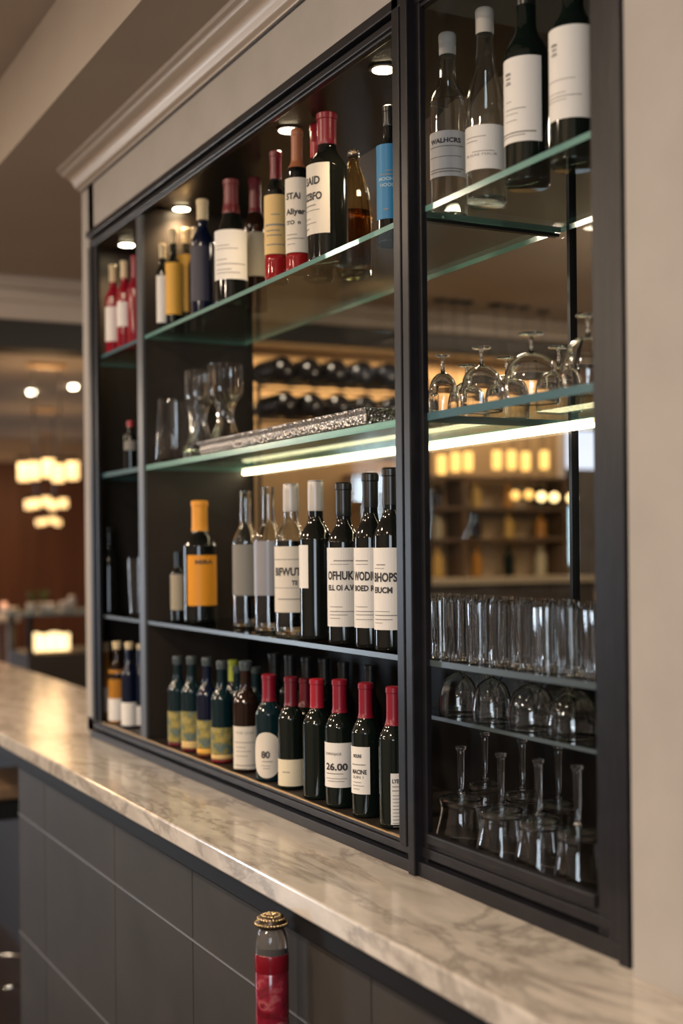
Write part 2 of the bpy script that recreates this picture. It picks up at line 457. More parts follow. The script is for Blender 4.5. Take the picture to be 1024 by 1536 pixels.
def stile(name, x0, x1, z0, z1, inner_right, y=W0, s=None):
    d = x1 - x0
    s = s or [(0, .40, -.022), (.40, .52, -.004), (.52, .86, -.012), (.86, 1.0, -.004)]
    L = []
    for a, b, yy in s:
        xa, xb = (x0 + a * d, x0 + b * d) if inner_right else (x1 - b * d, x1 - a * d)
        L.append((xa, xb, y + yy, y - .001, z0, z1))
    return cpart(name, L, FRAME, .0018)
rail('bottom_rail', -3.531, -1.80, H(-.506), H(-.463), True)
rail('top_rail', -3.531, -1.80, H(.818), H(.860), False)
stile('stile', -3.530, -3.476, H(-.463), H(.818), True, s=[(0, .55, -.018), (.55, .7, -.006), (.7, 1.0, -.012)])
stile('stile', -1.832, -1.802, H(-.468), H(.90), False, s=[(0, .25, -.006), (.25, 1, -.022)])
# right-hand frame, stands slightly taller
stile('stile', -1.802, -1.762, H(-.506), H(.90), True, s=[(0, .2, -.006), (.2, .7, -.028), (.7, 1.0, -.012)])
stile('stile', -1.344, -1.262, H(-.506), H(.875), False, s=[(0, .25, -.03), (.25, .62, -.020), (.62, .70, -.004), (.70, 1, -.012)])
rail('bottom_rail', -1.79, -1.262, H(-.506), H(-.455), True)
rail('top_rail', -1.79, -1.262, H(.826), H(.875), False)
cpart('inner_sill', [(-1.762, -1.345, 1.034, 1.049, H(-.455), H(-.438))], FRAME, .003)
# carcass
cpart('divider', [(-3.158, -3.120, 1.052, YB, H(-.463), H(.838))], [DARKIN], .002)
cpart('divider_edging', [(-3.159, -3.119, 1.046, 1.054, H(-.463), H(.838))], mat('edging', (.07, .075, .085), .35), .001)
cpart('side_panel', [(-3.634, -3.628, 1.054, YB, H(-.463), H(.838))], DARKIN)
cpart('side_panel', [(-1.34, -1.29, 1.052, YB, H(-.463), H(.89))], DARKIN)
cpart('base_panel', [(-3.634, -1.29, 1.05, YB + .02, H(-.50), H(-.463))], DARKIN)
NT = mat('niche_top', (.020, .017, .014), .28)
cpart('top_panel', [(-3.634, -1.79, 1.055, YB + .02, H(.838), H(.868))], NT)
cpart('top_panel', [(-1.79, -1.29, 1.055, YB + .02, H(.838), H(.868))], mat('grey_niche_top', (.10, .098, .10), .4))
cpart('back_panel', [(-3.634, -3.12, YB, YB + .02, H(-.463), H(.838))], DARKIN)
cpart('back_panel', [(-3.12, -1.29, YB, YB + .02, H(-.463), H(-.182))], mat('back_black', (.006, .005, .005), .5, spec=.2))
cpart('back_pane', [(-3.118, -1.772, YB + .004, YB + .010, H(-.182), H(.838))], PANE)
cpart('back_pane', [(-1.762, -1.34, YB + .004, YB + .010, H(-.182), H(.838))], PANE)
cpart('pane_joint', [(-1.771, -1.763, YB - .002, YB + .012, H(-.182), H(.838))], BLACK)
cpart('gold_line', [(-3.47, -1.833, 1.0405, 1.0445, H(-.4632), H(-.4605))], BRASS)  # thin gold-coloured line along the inner edge of the sill
def glass_shelf(x0, x1, h, y0=W0 + .0, th=.009, y1=YB - .002, edge=None, body=None):
    bm = bmesh.new(); box(bm, x0, x1, y0, y1, H(h) - th, H(h))
    bm.faces.ensure_lookup_table(); bm.normal_update()
    o = link('glass_shelf', bm, [body or SHELF, edge or EDGE])
    for p in o.data.polygons:
        p.material_index = 0 if abs(p.normal.z) > .5 else 1
    o.parent = cab; o.matrix_parent_inverse = Matrix.Translation(-cab.location)
    return o
S1, S2, S3, S4, S0 = .522, .205, -.174, -.272, -.463
EDGEB = mat('blue_glass_edge', (.07, .15, .18), .15, spec=.8)
EDGED = mat('grey_glass_edge', (.06, .08, .09), .25, spec=.7)
SHELF2 = thin_glass('second_shelf_glass', (.84, .89, .865), .03, .5)
SMOKE = thin_glass('smoked_shelf_glass', (.35, .37, .36), .02, 1.0)
SMOKE2 = thin_glass('grey_shelf_glass', (.60, .63, .61), .02, 1.0)
for (a, b) in ((-3.627, -3.160), (-3.118, -1.788), (-1.786, -1.345)):
    right = b > -1.5; small = a < -3.3
    yy = 1.052 if not right else 1.046
    glass_shelf(a, b - (.014 if not right and not small else 0), S1, yy, .009, edge=EDGEB if small else EDGE)
    glass_shelf(a, b, S2, yy, .012, body=SHELF2, edge=EDGEB if small else (EDGEB if right else EDGE))
    glass_shelf(a, b, S3, yy, .009, edge=EDGED, body=SMOKE2 if right else SMOKE)
glass_shelf(-1.95, -1.345, S4, 1.10, .006, edge=EDGED)
cpart('shelf_bearer', [(-1.800, -1.789, 1.052, YB - .003, H(S1) - .015, H(S1) - .0095)], BLACK)
# lit strip under the second shelf, at the back
LED = mat('led_strip', (1, 1, 1), .5, emit=(1.0, .84, .50), estr=9)
cpart('light_strip', [(-3.116, -1.345, YB - .014, YB - .003, H(.1855), H(.1925))], LED)
# four recessed downlights in the niche top
SPOT = mat('downlight_glow', (1, 1, 1), .5, emit=(1.0, .80, .50), estr=28)
dl = []
for px, py in ((190, 367), (272, 313), (433, 195), (575, 104)):
    Y = .836 / uv(px, py)[1] * (ST + CT * uv(px, py)[0])
    dl.append((xat(px, py, Y), Y))
for x, y in dl:
    bm = bmesh.new(); lathe(bm, [(.0215, -.004), (.0265, -.003), (.0265, 0), (.020, 0)], 28)
    o = link('downlight', bm, mat('downlight_ring', (.10, .09, .08), .4), cab); o.matrix_parent_inverse = Matrix.Translation(-cab.location); o.location = (x, y, H(.8385))
    bm = bmesh.new(); lathe(bm, [(.0003, -.006), (.020, -.005), (.020, -.001)], 28)
    l = link('lamp_lens', bm, SPOT, o)
    ld = bpy.data.lights.new('niche_spot', 'SPOT'); ld.energy = 5.5; ld.color = (1, .72, .42); ld.spot_size = 2.3; ld.spot_blend = .8; ld.shadow_soft_size = .02
    lo = bpy.data.objects.new('niche_spot', ld); COL.objects.link(lo); lo.location = (x, y, H(.828))

# ============================================================ COUNTER AND BAR FRONT
bm = bmesh.new()
CTOP = -.506
lo_ = [(-6.4, .828), (XR - .001, .828), (XR - .001, W0 - .001), (XL - .001, W0 - .001), (XL - .001, 1.37), (-6.4, 1.37)]
va = [bm.verts.new((x, y, H(CTOP - .036))) for x, y in lo_]; vb = [bm.verts.new((x, y, H(CTOP))) for x, y in lo_]
bm.faces.new(vb); bm.faces.new(va[::-1])
for i in range(6): bm.faces.new([va[i], va[(i + 1) % 6], vb[(i + 1) % 6], vb[i]])
ctr = tag(link('counter_top', bm, MARBLE, bevel=.004), 'long veined cream marble counter top running below the cabinet', 'counter')
base = thing('bar_counter', 'dark grey tiled bar front beneath the marble counter', 'bar counter', (-1.5, 1.0, 0))
def bpart(name, lst, m, bevel=0):
    o = boxes(name, lst, m, None, bevel); o.parent = base; o.matrix_parent_inverse = Matrix.Translation(-base.location); return o
bpart('rail_board', [(-6.35, XR, .838, 1.04, H(-.577), H(CTOP - .037)), (-6.35, -3.66, 1.04, 1.30, H(-.577), H(CTOP - .037))], mat('black_board', (.010, .010, .011), .4, spec=.2), .003)
gx = [-3.62, -3.342, -2.758, -2.288, -1.60, -.9, -.2, .5, 1.2, 1.9, XR]
gz = [H(-.578), H(-.711), H(-1.03), H(-1.35), 0.02]
g = .003
tiles = []
for a, b in zip(gx, gx[1:]):
    for c, d in zip(gz, gz[1:]):
        tiles.append((a + g / 2, b - g / 2, .852, .868, d + g / 2, c - g / 2))
bpart('tile_panel', tiles, TILE, .0012)
bpart('rear_panel', [(-6.3, -3.66, 1.27, 1.30, 0, H(-.5775))], mat('under_counter_wood', (.022, .012, .008), .5))
bpart('grout_bed', [(-3.615, XR, .8545, .90, .0, H(-.579))], mat('grout_dark', (.05, .047, .044), .6))
bpart('metal_strip', [(-3.62, XR, .850, .856, z - .0016, z + .0016) for z in gz[1:-1]], mat('strip_metal', (.42, .41, .42), .35, metal=.8))
bpart('carcass', [(-3.62, XR, .90, 1.045, 0, H(-.579)), (-3.62, -3.60, .856, 1.045, 0, H(-.579)), (-6.35, -6.3, .9, 1.3, 0, H(-.579))], DARKIN)

# ============================================================ BOTTLES
z1, z2, z3, z0 = H(S1), H(S2), H(S3), H(S0)
G = 'top_group'
# --- small left bay, top shelf
bottle(170, 1.083, z1, 398, 24, 'small red bottle with white label and cream top, leftmost in the narrow bay', kind='bordeaux', glass=GROSE, cap=CAPCREAM, cap_to=424, lab=(462, 514, WHITEP, -10, 80), base_py=525)
bottle(187, 1.090, z1, 392, 24, 'small red bottle with higher white label beside the divider of the narrow bay', glass=GROSE, cap=CAPCREAM, cap_to=418, lab=(455, 492, WHITEP, 0, 70), base_py=522)
bottle(203, 1.105, z1, 384, 24, 'deep red bottle with red top tucked behind the cabinet divider', glass=GROSE, cap=CAPRED, cap_to=430, base_py=520)
# --- main bay, top shelf
bottle(244, 1.09, z1, 366, 19, 'slim black bottle with narrow white label at the left end of the top shelf', cap=CAPCREAM, cap_to=388, lab=(415, 486, WHITEP, -10, 60), base_py=495, kind='tall')
bottle(260, 1.112, z1, 345, 24, 'bottle with a flat matte yellow label, left of the two yellow-labelled ones', cap=CAPCREAM, cap_to=366, glass=GGREEN, lab=(396, 474, YELLOWP, 5, 85), base_py=486)
bottle(279, 1.15, z1, 343, 24, 'yellow-labelled bottle with a cream cap next to the tall dark one', cap=CAPCREAM, cap_to=366, glass=GGREEN, lab=(384, 470, YELLOWP, 0, 80), base_py=480)
bottle(293, 1.155, z1, 342, 22, 'cream-capped bottle half hidden behind the tall cream-topped dark bottle', cap=CAPCREAM, cap_to=366, glass=GBROWN, base_py=478)
bottle(304, 1.095, z1, 300, 36, 'tall dark bottle with a long pale cork-coloured top on the top shelf', cap=CAPCREAM, cap_to=331, glass=GBLUE, lab=(372, 455, mat('navy_paper', (.03, .028, .05), .5), -30, 60), base_py=478, kind='bordeaux')
bottle(347, 1.095, z1, 270, 50, 'wide dark bottle with burgundy top and big square white label', cap=CAPBURG, cap_to=322, glass=GBLACK, lab=(350, 424, WHITEP, -8, 74), ink=INKLT,
       lines=[(None, 374, 1.5, .15, .35), (None, 379, 1.5, .15, .55), (None, 395, 1.5, .15, .3), (None, 402, 1.8, .15, .75), (None, 410, 1.6, .15, .4), (None, 415, 1.6, .15, .6)], base_py=455, kind='burgundy')
bottle(383, 1.17, z1, 268, 36, 'dark bottle with burgundy top and dull beige label, behind the big white label', cap=CAPBURG, cap_to=320, glass=GBROWN, lab=(352, 418, BEIGEP, 0, 75), base_py=445)
bottle(414, 1.085, z1, 228, 35, 'slender bottle with pale yellow label and red wine showing below', cap=CAPBURG, cap_to=270, glass=GBLACK, lab=(296, 385, PALEY, 0, 88), ink=INK,
       lines=[(None, 327, 2.0, .35, .25), (None, 343, 4.0, .15, .6), (None, 351, 2.4, .2, .4), (None, 358, 2.4, .2, .45), (None, 372, 2.5, .2, .55)], bands=[(386, 430, REDLIQ, 'wine_line')], base_py=424, kind='tall')
bottle(446, 1.085, z1, 195, 36, 'slender bottle with copper top and cream label marked in script', cap=CAPBROWN, cap_to=254, glass=GBLACK, lab=(271, 383, PAPER, 0, 88),
       lines=[('STAi', 303, 13, .16, .42), ('Aliyer', 326, 12, .16, .55), ('ITO', 341, 8, .16, .26), ('n', 341, 8, .5, .08), (None, 357, 1.6, .18, .3), (None, 363, 1.8, .18, .5), (None, 371, 1.4, .18, .25)], bands=[(384, 420, REDLIQ, 'wine_line')], base_py=412, kind='tall')
bottle(477, 1.150, z1, 187, 46, 'bottle with bright red top standing behind the large red-capped bottle', cap=CAPBRIGHT, cap_to=238, glass=GBLACK, base_py=402)
bottle(491, 1.10, z1, 171, 62, 'large black bottle with crimson top and tall off-white label, centre of the top shelf', cap=CAPRED, cap_to=219, glass=GBLACK, lab=(252, 357, PAPER, -60, 66),
       lines=[('SAID', 283, 16, .38, .42), ('IZBFO', 306, 15, .36, .48), (None, 315, 2.4, .3, .4), (None, 322, 1.5, .34, .45), (None, 334, 1.4, .35, .2), (None, 341, 1.6, .35, .35), (None, 349, 2.5, .33, .16)], base_py=400, kind='bordeaux')
bottle(584, 1.13, z1, 160, 38, 'bottle with bright blue label standing beside the black cabinet post', cap=CAPBLACK, cap_to=190, glass=GBLACK, lab=(221, 333, BLUEP, -10, 86), ink=INKBLUE,
       lines=[(None, 262, 2.0, .45, .2), (None, 268, 2.4, .3, .5), ('MOOHT', 276, 7, .25, .5), ('HOODA', 285, 7, .3, .5), (None, 320, 3, .4, .12)], base_py=388)
# amber decanter behind the big bottle
def decanter():
    px, Y = 531, 1.20
    t = dist(px, 330, Y); R = 56 * t / F / 2; Hh = zat(px, 238, Y) - z1
    r = thing('decanter', 'faceted pear-shaped glass decanter of amber spirit behind the crimson-topped bottle', 'decanter', (xat(px, 330, Y), Y, z1 + .0006))
    pr = smooth_pts([(R * .9, 0), (R, .01), (R * 1.02, Hh * .35), (R * .96, Hh * .55), (R * .74, Hh * .76), (R * .38, Hh * .92), (R * .26, Hh)], 4)
    inn = [(max(a - .003, .001), b) for a, b in pr if b > .006][::-1]
    bm = bmesh.new(); lathe(bm, pr + inn + [(.0003, .008)], 24, flute=1, fa=.06); link('glass_body', bm, mat('golden_glass', (.92, .74, .45), .02, trans=1, ior=1.45), r)
    bm = bmesh.new(); lathe(bm, [(max(a - .0045, .001), b) for a, b in pr if .01 < b < Hh * .60], 32); link('liquid', bm, mat('amber_spirit', (.62, .22, .03), .05, trans=.7, ior=1.33), r, smooth=True)
    turned('stopper', [(.008, Hh), (.012, Hh + .004), (.011, Hh + .016), (.0003, Hh + .018)], GLASS, r, 24)
decanter()
# --- right bay, top shelf
bottle(672, 1.13, z1, 52, 54, 'clear glass bottle with printed white label, left end of the right-hand top shelf', clear=True, cap=CAPWHITE, cap_to=84, capw=1.04, lab=(204, 272, mat('white_label_thin', (.62, .60, .58), .6), -5, 84), ink=INK,
       lines=[('WALHCRS', 222, 9.5, .15, .62), (None, 228, 2.2, .12, .72), (None, 243, 1.6, .12, .66), (None, 262, 2.6, .12, .72), (None, 266, 2.6, .12, .65)], base_py=345, kind='bordeaux')
bottle(728, 1.13, z1, 15, 60, 'taller clear glass bottle with plain white label beside a dark green bottle', clear=True, cap=CAPWHITE, cap_to=52, capw=1.04, lab=(196, 262, WHITEP, -8, 82), ink=INKLT,
       lines=[(None, 214, 1.4, .15, .4), (None, 220, 1.4, .15, .25), (None, 236, 1.4, .3, .4), ('IE DAE MAUR', 242, 5, .15, .6)], base_py=340, kind='burgundy')
def crest(y, x, w):
    return [(None, y, 3, x, w), (None, y - 3, 2.2, x + .03, w * .7), (None, y - 8, 4, x + .02, w * .8), (None, y - 14, 5, x, w), (None, y - 17, 2, x + .02, w * .6)]
bottle(790, 1.13, z1, -30, 68, 'dark green bottle with crested white label, left of the two in the right bay', cap=CAPBLACK, cap_to=10, glass=GGREEN, lab=(95, 222, WHITEP, -28, 66), ink=INKLT,
       lines=crest(135, .24, .15) + [(None, 161, 1.3, .26, .14), (None, 173, 1.6, .24, .45), (None, 180, 1.3, .24, .3), (None, 190, 1.3, .24, .28), (None, 209, 3.2, .08, .8), (None, 213, 2, .08, .6)], base_py=320, kind='bordeaux')
bottle(860, 1.13, z1, -62, 72, 'dark green bottle with crested label beside the right frame, its neck above view', cap=CAPBLACK, cap_to=-20, glass=GGREEN, lab=(50, 188, WHITEP, -20, 72), ink=INKLT,
       lines=crest(92, .22, .14) + [(None, 130, 1.4, .12, .55), (None, 149, 1.2, .12, .4), (None, 155, 1.6, .12, .65), (None, 160, 1.3, .12, .4)], base_py=300, kind='bordeaux')
# --- small bay shelves 2, 3, floor
bottle(196, 1.09, z2, 632, 20, 'small dark bottle with a red cap alone on the narrow bay shelf', name='small_bottle', cap=CAPBRIGHT, cap_to=641, glass=GBLACK, lab=(662, 676, GREYPAPER, 0, 70), base_py=708, kind='tall')
bottle(164, 1.083, z3, 792, 26, 'tall plain black bottle in the narrow bay above the amber bottles', glass=GBLACK, cap=CAPBLACK, base_py=925, kind='flare')
bottle(158, 1.078, z0, 963, 30, 'squat amber bottle with white label at the far left of the bottom row', name='liquor_bottle', cap=CAPCREAM, cap_to=978, glass=GAMBER2, lab=(1030, 1066, WHITEP, 0, 62), base_py=1095, kind='burgundy')
bottle(176, 1.080, z0, 963, 27, 'golden bottle with long white label beside the squat amber bottle', glass=GAMBER2, cap=CAPCREAM, cap_to=974, lab=(1047, 1096, WHITEP, -5, 80), base_py=1102, bands=[(974, 1018, GBROWN, 'neck_sleeve')])
bottle(194, 1.076, z0, 964, 24, 'dark bottle with white label between the golden and the blue bottle', glass=GBLUE, cap=CAPCREAM, cap_to=974, lab=(1053, 1103, WHITEP, -5, 80), base_py=1106)
bottle(211, 1.105, z0, 967, 22, 'dark blue bottle with white label against the bay divider', glass=GBLUE, cap=CAPCREAM, cap_to=975, lab=(1058, 1106, WHITEP, -5, 80), base_py=1108)
# --- main bay, third shelf
bottle(267, 1.097, z3, 828, 22, 'narrow dark bottle mostly hidden left of the orange-labelled bottle', glass=GBLACK, lab=(862, 915, BEIGEP, -20, 60), base_py=935, kind='tall')
bottle(300, 1.12, z3, 752, 50, 'dark bottle with orange top and orange label alone at the shelf left', cap=CAPORANGE, cap_to=797, glass=GBLACK, lab=(833, 908, OCHRE, 14, 62), lines=[('MIRA', 846, 8, .25, .5)], base_py=945, kind='bordeaux')
bottle(369, 1.15, z3, 737, 40, 'clear-necked bottle with faded grey picture label on the third shelf', clear=True, glass=GLASSB, liquid=mat('dark_wine', (.01, .009, .012), .1), liquid_to=815, lab=(817, 893, GREYPAPER, 0, 85), base_py=945, kind='bordeaux')
bottle(403, 1.13, z3, 731, 44, 'clear bottle with pale frosted grey wrap between grey and cream labels', clear=True, glass=GLASSB, liquid=mat('dark_wine', (.01, .009, .012), .1), liquid_to=880, lab=(812, 893, mat('frosted_wrap', (.30, .30, .33), .3), 0, 88), base_py=955, kind='bordeaux')
bottle(437, 1.11, z3, 727, 50, 'clear-shouldered bottle with silver top and cream lettered label', clear=True, glass=GLASSB, cap=CAPGREY, cap_to=768, capw=1.0, liquid=mat('dark_wine', (.01, .009, .012), .1), liquid_to=812, lab=(820, 918, PAPER, 0, 88),
       lines=[(None, 840, 1.6, .05, .8), ('BIFWUT', 863, 16, .12, .56), ('TE', 877, 9, .5, .12), (None, 882, 1.2, .05, .85), (None, 899, 2.2, .2, .5)], base_py=960, kind='bordeaux')
bottle(474, 1.10, z3, 722, 50, 'black bottle with silver-white top and label turned to its left side', cap=CAPGREY, cap_to=767, capw=1.0, glass=GBLACK, lab=(818, 882, WHITEP, -72, 44), base_py=965, kind='bordeaux')
bottle(516, 1.09, z3, 725, 50, 'black-capped bottle whose white label reads OFHUKI', cap=CAPBLACK, cap_to=775, glass=GBLACK, lab=(822, 939, WHITEP, -3, 86),
       lines=[(None, 842, 2.2, .3, .4), (None, 847, 1.1, .2, .4), ('OFHUKI', 869, 17, .13, .60), ('ELL OI A.VF', 885, 11, .14, .62), (None, 910, 1.2, .18, .3), (None, 917, 1.6, .18, .6), (None, 922, 1.4, .18, .4), (None, 927, 1.2, .18, .25)], base_py=975)
bottle(556, 1.085, z3, 711, 50, 'black-capped bottle whose white label reads WODIU', cap=CAPBLACK, cap_to=762, glass=GBLACK, lab=(822, 941, WHITEP, -3, 86),
       lines=[(None, 842, 2.2, .16, .3), (None, 847, 1.1, .16, .3), ('WODIU', 870, 17.5, .12, .52), ('BOED RE', 886, 11.5, .13, .52), (None, 910, 1.2, .15, .3), (None, 917, 1.6, .15, .55), (None, 922, 1.4, .15, .45), (None, 929, 1.2, .15, .4)], base_py=980)
bottle(587, 1.083, z3, 703, 53, 'black-capped bottle whose white label reads BHOPS, against the post', cap=CAPBLACK, cap_to=758, glass=GBLACK, lab=(822, 944, WHITEP, -3, 86),
       lines=[(None, 848, 2.2, .2, .2), (None, 853, 1.1, .13, .25), ('BHOPS', 872, 18, .12, .50), ('EIUCM', 889, 12, .13, .40), (None, 917, 1.2, .13, .35), (None, 923, 2.0, .13, .6), (None, 929, 1.6, .13, .4), (None, 934, 1.2, .13, .2)], base_py=985)
# --- bottom row, front
cols = [(267, 985, 30, 'leftmost bottle of the bottom row, picture label over a dark red foot', GTEAL, [(1112, 1130, CAPBURG, 'foil_band')]),
        (288, 985, 32, 'second bottle of the bottom row, gold picture label with yellow and red foot bands', GTEAL, [(1110, 1122, PALEY, 'foil_band'), (1122, 1140, CAPBURG, 'foil_band')]),
        (311, 987, 32, 'third bottle of the bottom row, bluish picture label with orange and red bands', GBLUE, [(1121, 1132, YELLOWP, 'foil_band'), (1132, 1150, CAPBURG, 'foil_band')]),
        (333, 992, 33, 'bottle with green picture label and wide red foot, left of the lime cap', GTEAL, [(1130, 1139, PALEY, 'foil_band'), (1139, 1160, CAPRED, 'foil_band')])]
for i, (px, top, w, lb, gl, bands) in enumerate(cols):
    bottle(px, 1.076, z0, top, w, lb, glass=gl, cap=CAPTEAL, cap_to=top + 12, capw=1.02, bands=bands, lab=(bands[0][0] - 46 + 2 * i, bands[0][0] - 1, ART, 0, 85), base_py=top + 150, kind='bordeaux')
bottle(350, 1.17, z0, 991, 28, 'dark bottle with a lime green capsule behind the picture-label bottles', glass=GBLACK, cap=CAPLIME, cap_to=1022, base_py=1150)
bottle(356, 1.125, z0, 1000, 26, 'slim dark bottle with an orange foot band in the bottom row', glass=GTEAL, cap=CAPTEAL, cap_to=1010, bands=[(1140, 1160, OCHRE, 'foil_band')], base_py=1165)
bottle(369, 1.076, z0, 992, 38, 'dark bottle with printed cream label ending in a curved edge', glass=GBROWN, cap=CAPTEAL, cap_to=1006, lab=(1088, 1160, PAPER, 0, 80), ink=INKLT,
       lines=[('THE LINIE', 1099, 5, .18, .55), (None, 1112, 1.5, .15, .6), (None, 1119, 1.2, .18, .3), (None, 1125, 1.2, .18, .45), (None, 1132, 1.2, .18, .35), (None, 1146, 1.8, .15, .7), (None, 1151, 1.2, .2, .3)], base_py=1175)
bottle(384, 1.16, z0, 1001, 30, 'dark bottle with grey neck standing behind the oval-labelled bottle', glass=GTEAL, cap=CAPTEAL, cap_to=1010, base_py=1175)
bottle(404, 1.076, z0, 1012, 42, 'burgundy-capped bottle with an oval cream label', glass=GTEAL, cap=CAPRED, cap_to=1052, lab=(1096, 1167, PAPER, -14, 70, 'oval'),
       lines=[('80', 1134, 14, .35, .26), (None, 1140, 1.8, .38, .3), (None, 1146, 1.2, .36, .25), (None, 1150, 1.2, .4, .2)], base_py=1188)
bottle(437, 1.076, z0, 1016, 40, 'burgundy-capped bottle with a plain low cream label', glass=GGREEN, cap=CAPBURG, cap_to=1059, lab=(1137, 1180, mat('cream_label', (.74, .66, .48), .6), 0, 84), lines=[(None, 1156, 1.8, .25, .2)], base_py=1200)
bottle(458, 1.16, z0, 1018, 34, 'dark bottle with a purple-red capsule squeezed between two front bottles', glass=GBLACK, cap=CAPBURG, cap_to=1060, base_py=1190)
bottle(476, 1.076, z0, 1019, 44, 'unlabelled dark bottle with a red capsule in the bottom row', glass=GGREEN, cap=CAPBRIGHT, cap_to=1062, base_py=1212)
bottle(510, 1.076, z0, 1020, 45, 'red-capped bottle whose white label reads 26.00', glass=GGREEN, cap=CAPRED, cap_to=1069, lab=(1112, 1178, WHITEP, -3, 86),
       lines=[('DORANJAGE', 1130, 5.5, .14, .40), ('26.00', 1152, 14, .16, .52), (None, 1158, 1.8, .16, .42), (None, 1165, 1.3, .16, .5), (None, 1169, 1.3, .2, .4)], base_py=1228)
bottle(549, 1.076, z0, 1025, 44, 'red-capped bottle with narrow white label reading MACINE', glass=GGREEN, cap=CAPRED, cap_to=1077, lab=(1118, 1188, WHITEP, -38, 52),
       lines=[('NOUNI', 1134, 7, .32, .36), (None, 1145, 2, .24, .6), ('MACINE', 1158, 9, .26, .62), ('SUIN 1', 1165, 6, .3, .45), (None, 1171, 1.3, .28, .4), (None, 1176, 1.3, .28, .5), (None, 1181, 1.3, .3, .3)], base_py=1240)
bottle(591, 1.076, z0, 1031, 46, 'red-capped bottle with a tall text-covered back label beside the post', glass=GGREEN, cap=CAPRED, cap_to=1088, lab=(1157, 1252, WHITEP, 32, 46),
       lines=[('LYEG FINC', 1171, 8, .06, .8)] + rules(1177, 1183, 2, .06, .85, 1.8, 3) + rules(1190, 1236, 10, .08, .8, 1.4, 5), base_py=1250)
# --- bottom row, back
back = [(412, 972), (436, 975), (461, 978), (487, 980), (516, 985), (556, 990)]
for i, (px, top) in enumerate(back):
    bottle(px, 1.235, z0, top + 8, 34, ('black-topped bottle behind the oval-labelled bottle', 'black-topped bottle behind the plain cream label bottle', 'black-topped bottle behind the purple-red capsule',
           'black-topped bottle behind the unlabelled red-capped bottle', 'black-topped bottle behind the 26.00 bottle', 'black-topped bottle behind the MACINE bottle')[i],
           glass=GBLACK, cap=CAPBLACK, cap_to=top + 45, base_py=top + 180, group='black-topped wine bottles in the back of the bottom row')

# ============================================================ GLASSWARE
def shell(prof, th=.0012):
    """outer profile from the closed end to the rim -> closed thin wall"""
    return prof + [(max(r - th, .0003), z) for r, z in prof][::-1]
def goblet(px, Y, zb, R, Hh, label, name='goblet', group=None, py=900, stemf=.22, bowl=None):
    """stemmed glass standing upside down on its rim"""
    r = thing(name, label, 'glass', (xat(px, py, Y), Y, zb + .0004), random.uniform(0, 3), group)
    bh = Hh * (1 - stemf)
    outer = smooth_pts([(.0040, bh), (R * .34, bh * .955), (R * .68, bh * .83), (R * .90, bh * .58), (R, bh * .26), (R * .98, 0)], 5) if bowl else smooth_pts([(.0035, bh), (R * .45, bh * .955), (R * .80, bh * .80), (R * .99, bh * .50), (R, bh * .25), (R * .97, 0)], 5)
    inner = [(max(a - .0013, .0003), b - (.0014 if b > bh * .6 else 0)) for a, b in outer][::-1]
    bm = bmesh.new(); lathe(bm, outer + inner, 40 if bowl else 64, flute=0 if bowl else 1, fa=.014); link('bowl', bm, GLASS, r, smooth=True)
    turned('stem', [(.0036, bh - .001), (.0028, bh + (Hh - bh) * .4), (.0032, Hh - .004), (.005, Hh - .0025)], GLASS, r, 20)
    turned('foot', [(.005, Hh - .0035), (R * .45, Hh - .0022), (R * .47, Hh - .0008), (R * .45, Hh), (.0003, Hh)], GLASS, r, 36)
    return r
# shelf two, right bay
for px, Y, w, top, lb in ((664, 1.12, 46, 533, 'smallest upturned goblet beside the black post on the second shelf'),
                          (722, 1.12, 64, 521, 'upturned goblet with ribbed bowl between the small and the large goblet'),
                          (797, 1.12, 84, 500, 'largest upturned goblet, round-bowled, middle of the second shelf'),
                          (882, 1.12, 80, 472, 'upturned goblet partly cut off by the right cabinet frame'),
                          (700, 1.22, 56, 548, 'upturned goblet in the back row behind the two smaller goblets'),
                          (760, 1.235, 66, 536, 'upturned goblet in the back row, left of the largest one'),
                          (838, 1.235, 70, 520, 'upturned goblet in the back row, right of the largest one')):
    t = dist(px, 560, Y); goblet(px, Y, z2, w * t / F / 2, zat(px, top, Y) - z2, lb, py=560, stemf=.28)
# shelf four
for i, (px, Y, w) in enumerate(((688, 1.145, 60), (738, 1.145, 62), (797, 1.145, 74), (859, 1.145, 80), (928, 1.215, 56), (715, 1.245, 56), (772, 1.245, 60), (835, 1.245, 62))):
    t = dist(px, 1080, Y)
    goblet(px, Y, H(S4), w * t / F / 2, .086, ('upturned wine glass at the left end of the lower glass rack, by the post', 'upturned wine glass, second from the post on the lower glass rack',
           'upturned wine glass in the middle of the lower glass rack', 'wide upturned wine glass, second from the right frame on the lower rack', 'upturned wine glass half cut by the right frame on the lower rack',
           'back-row upturned wine glass nearest the post on the lower rack', 'back-row upturned wine glass in the middle of the lower rack', 'back-row upturned wine glass nearest the right frame on the lower rack')[i], name='wine_glass', py=1080, stemf=.22, bowl=1)
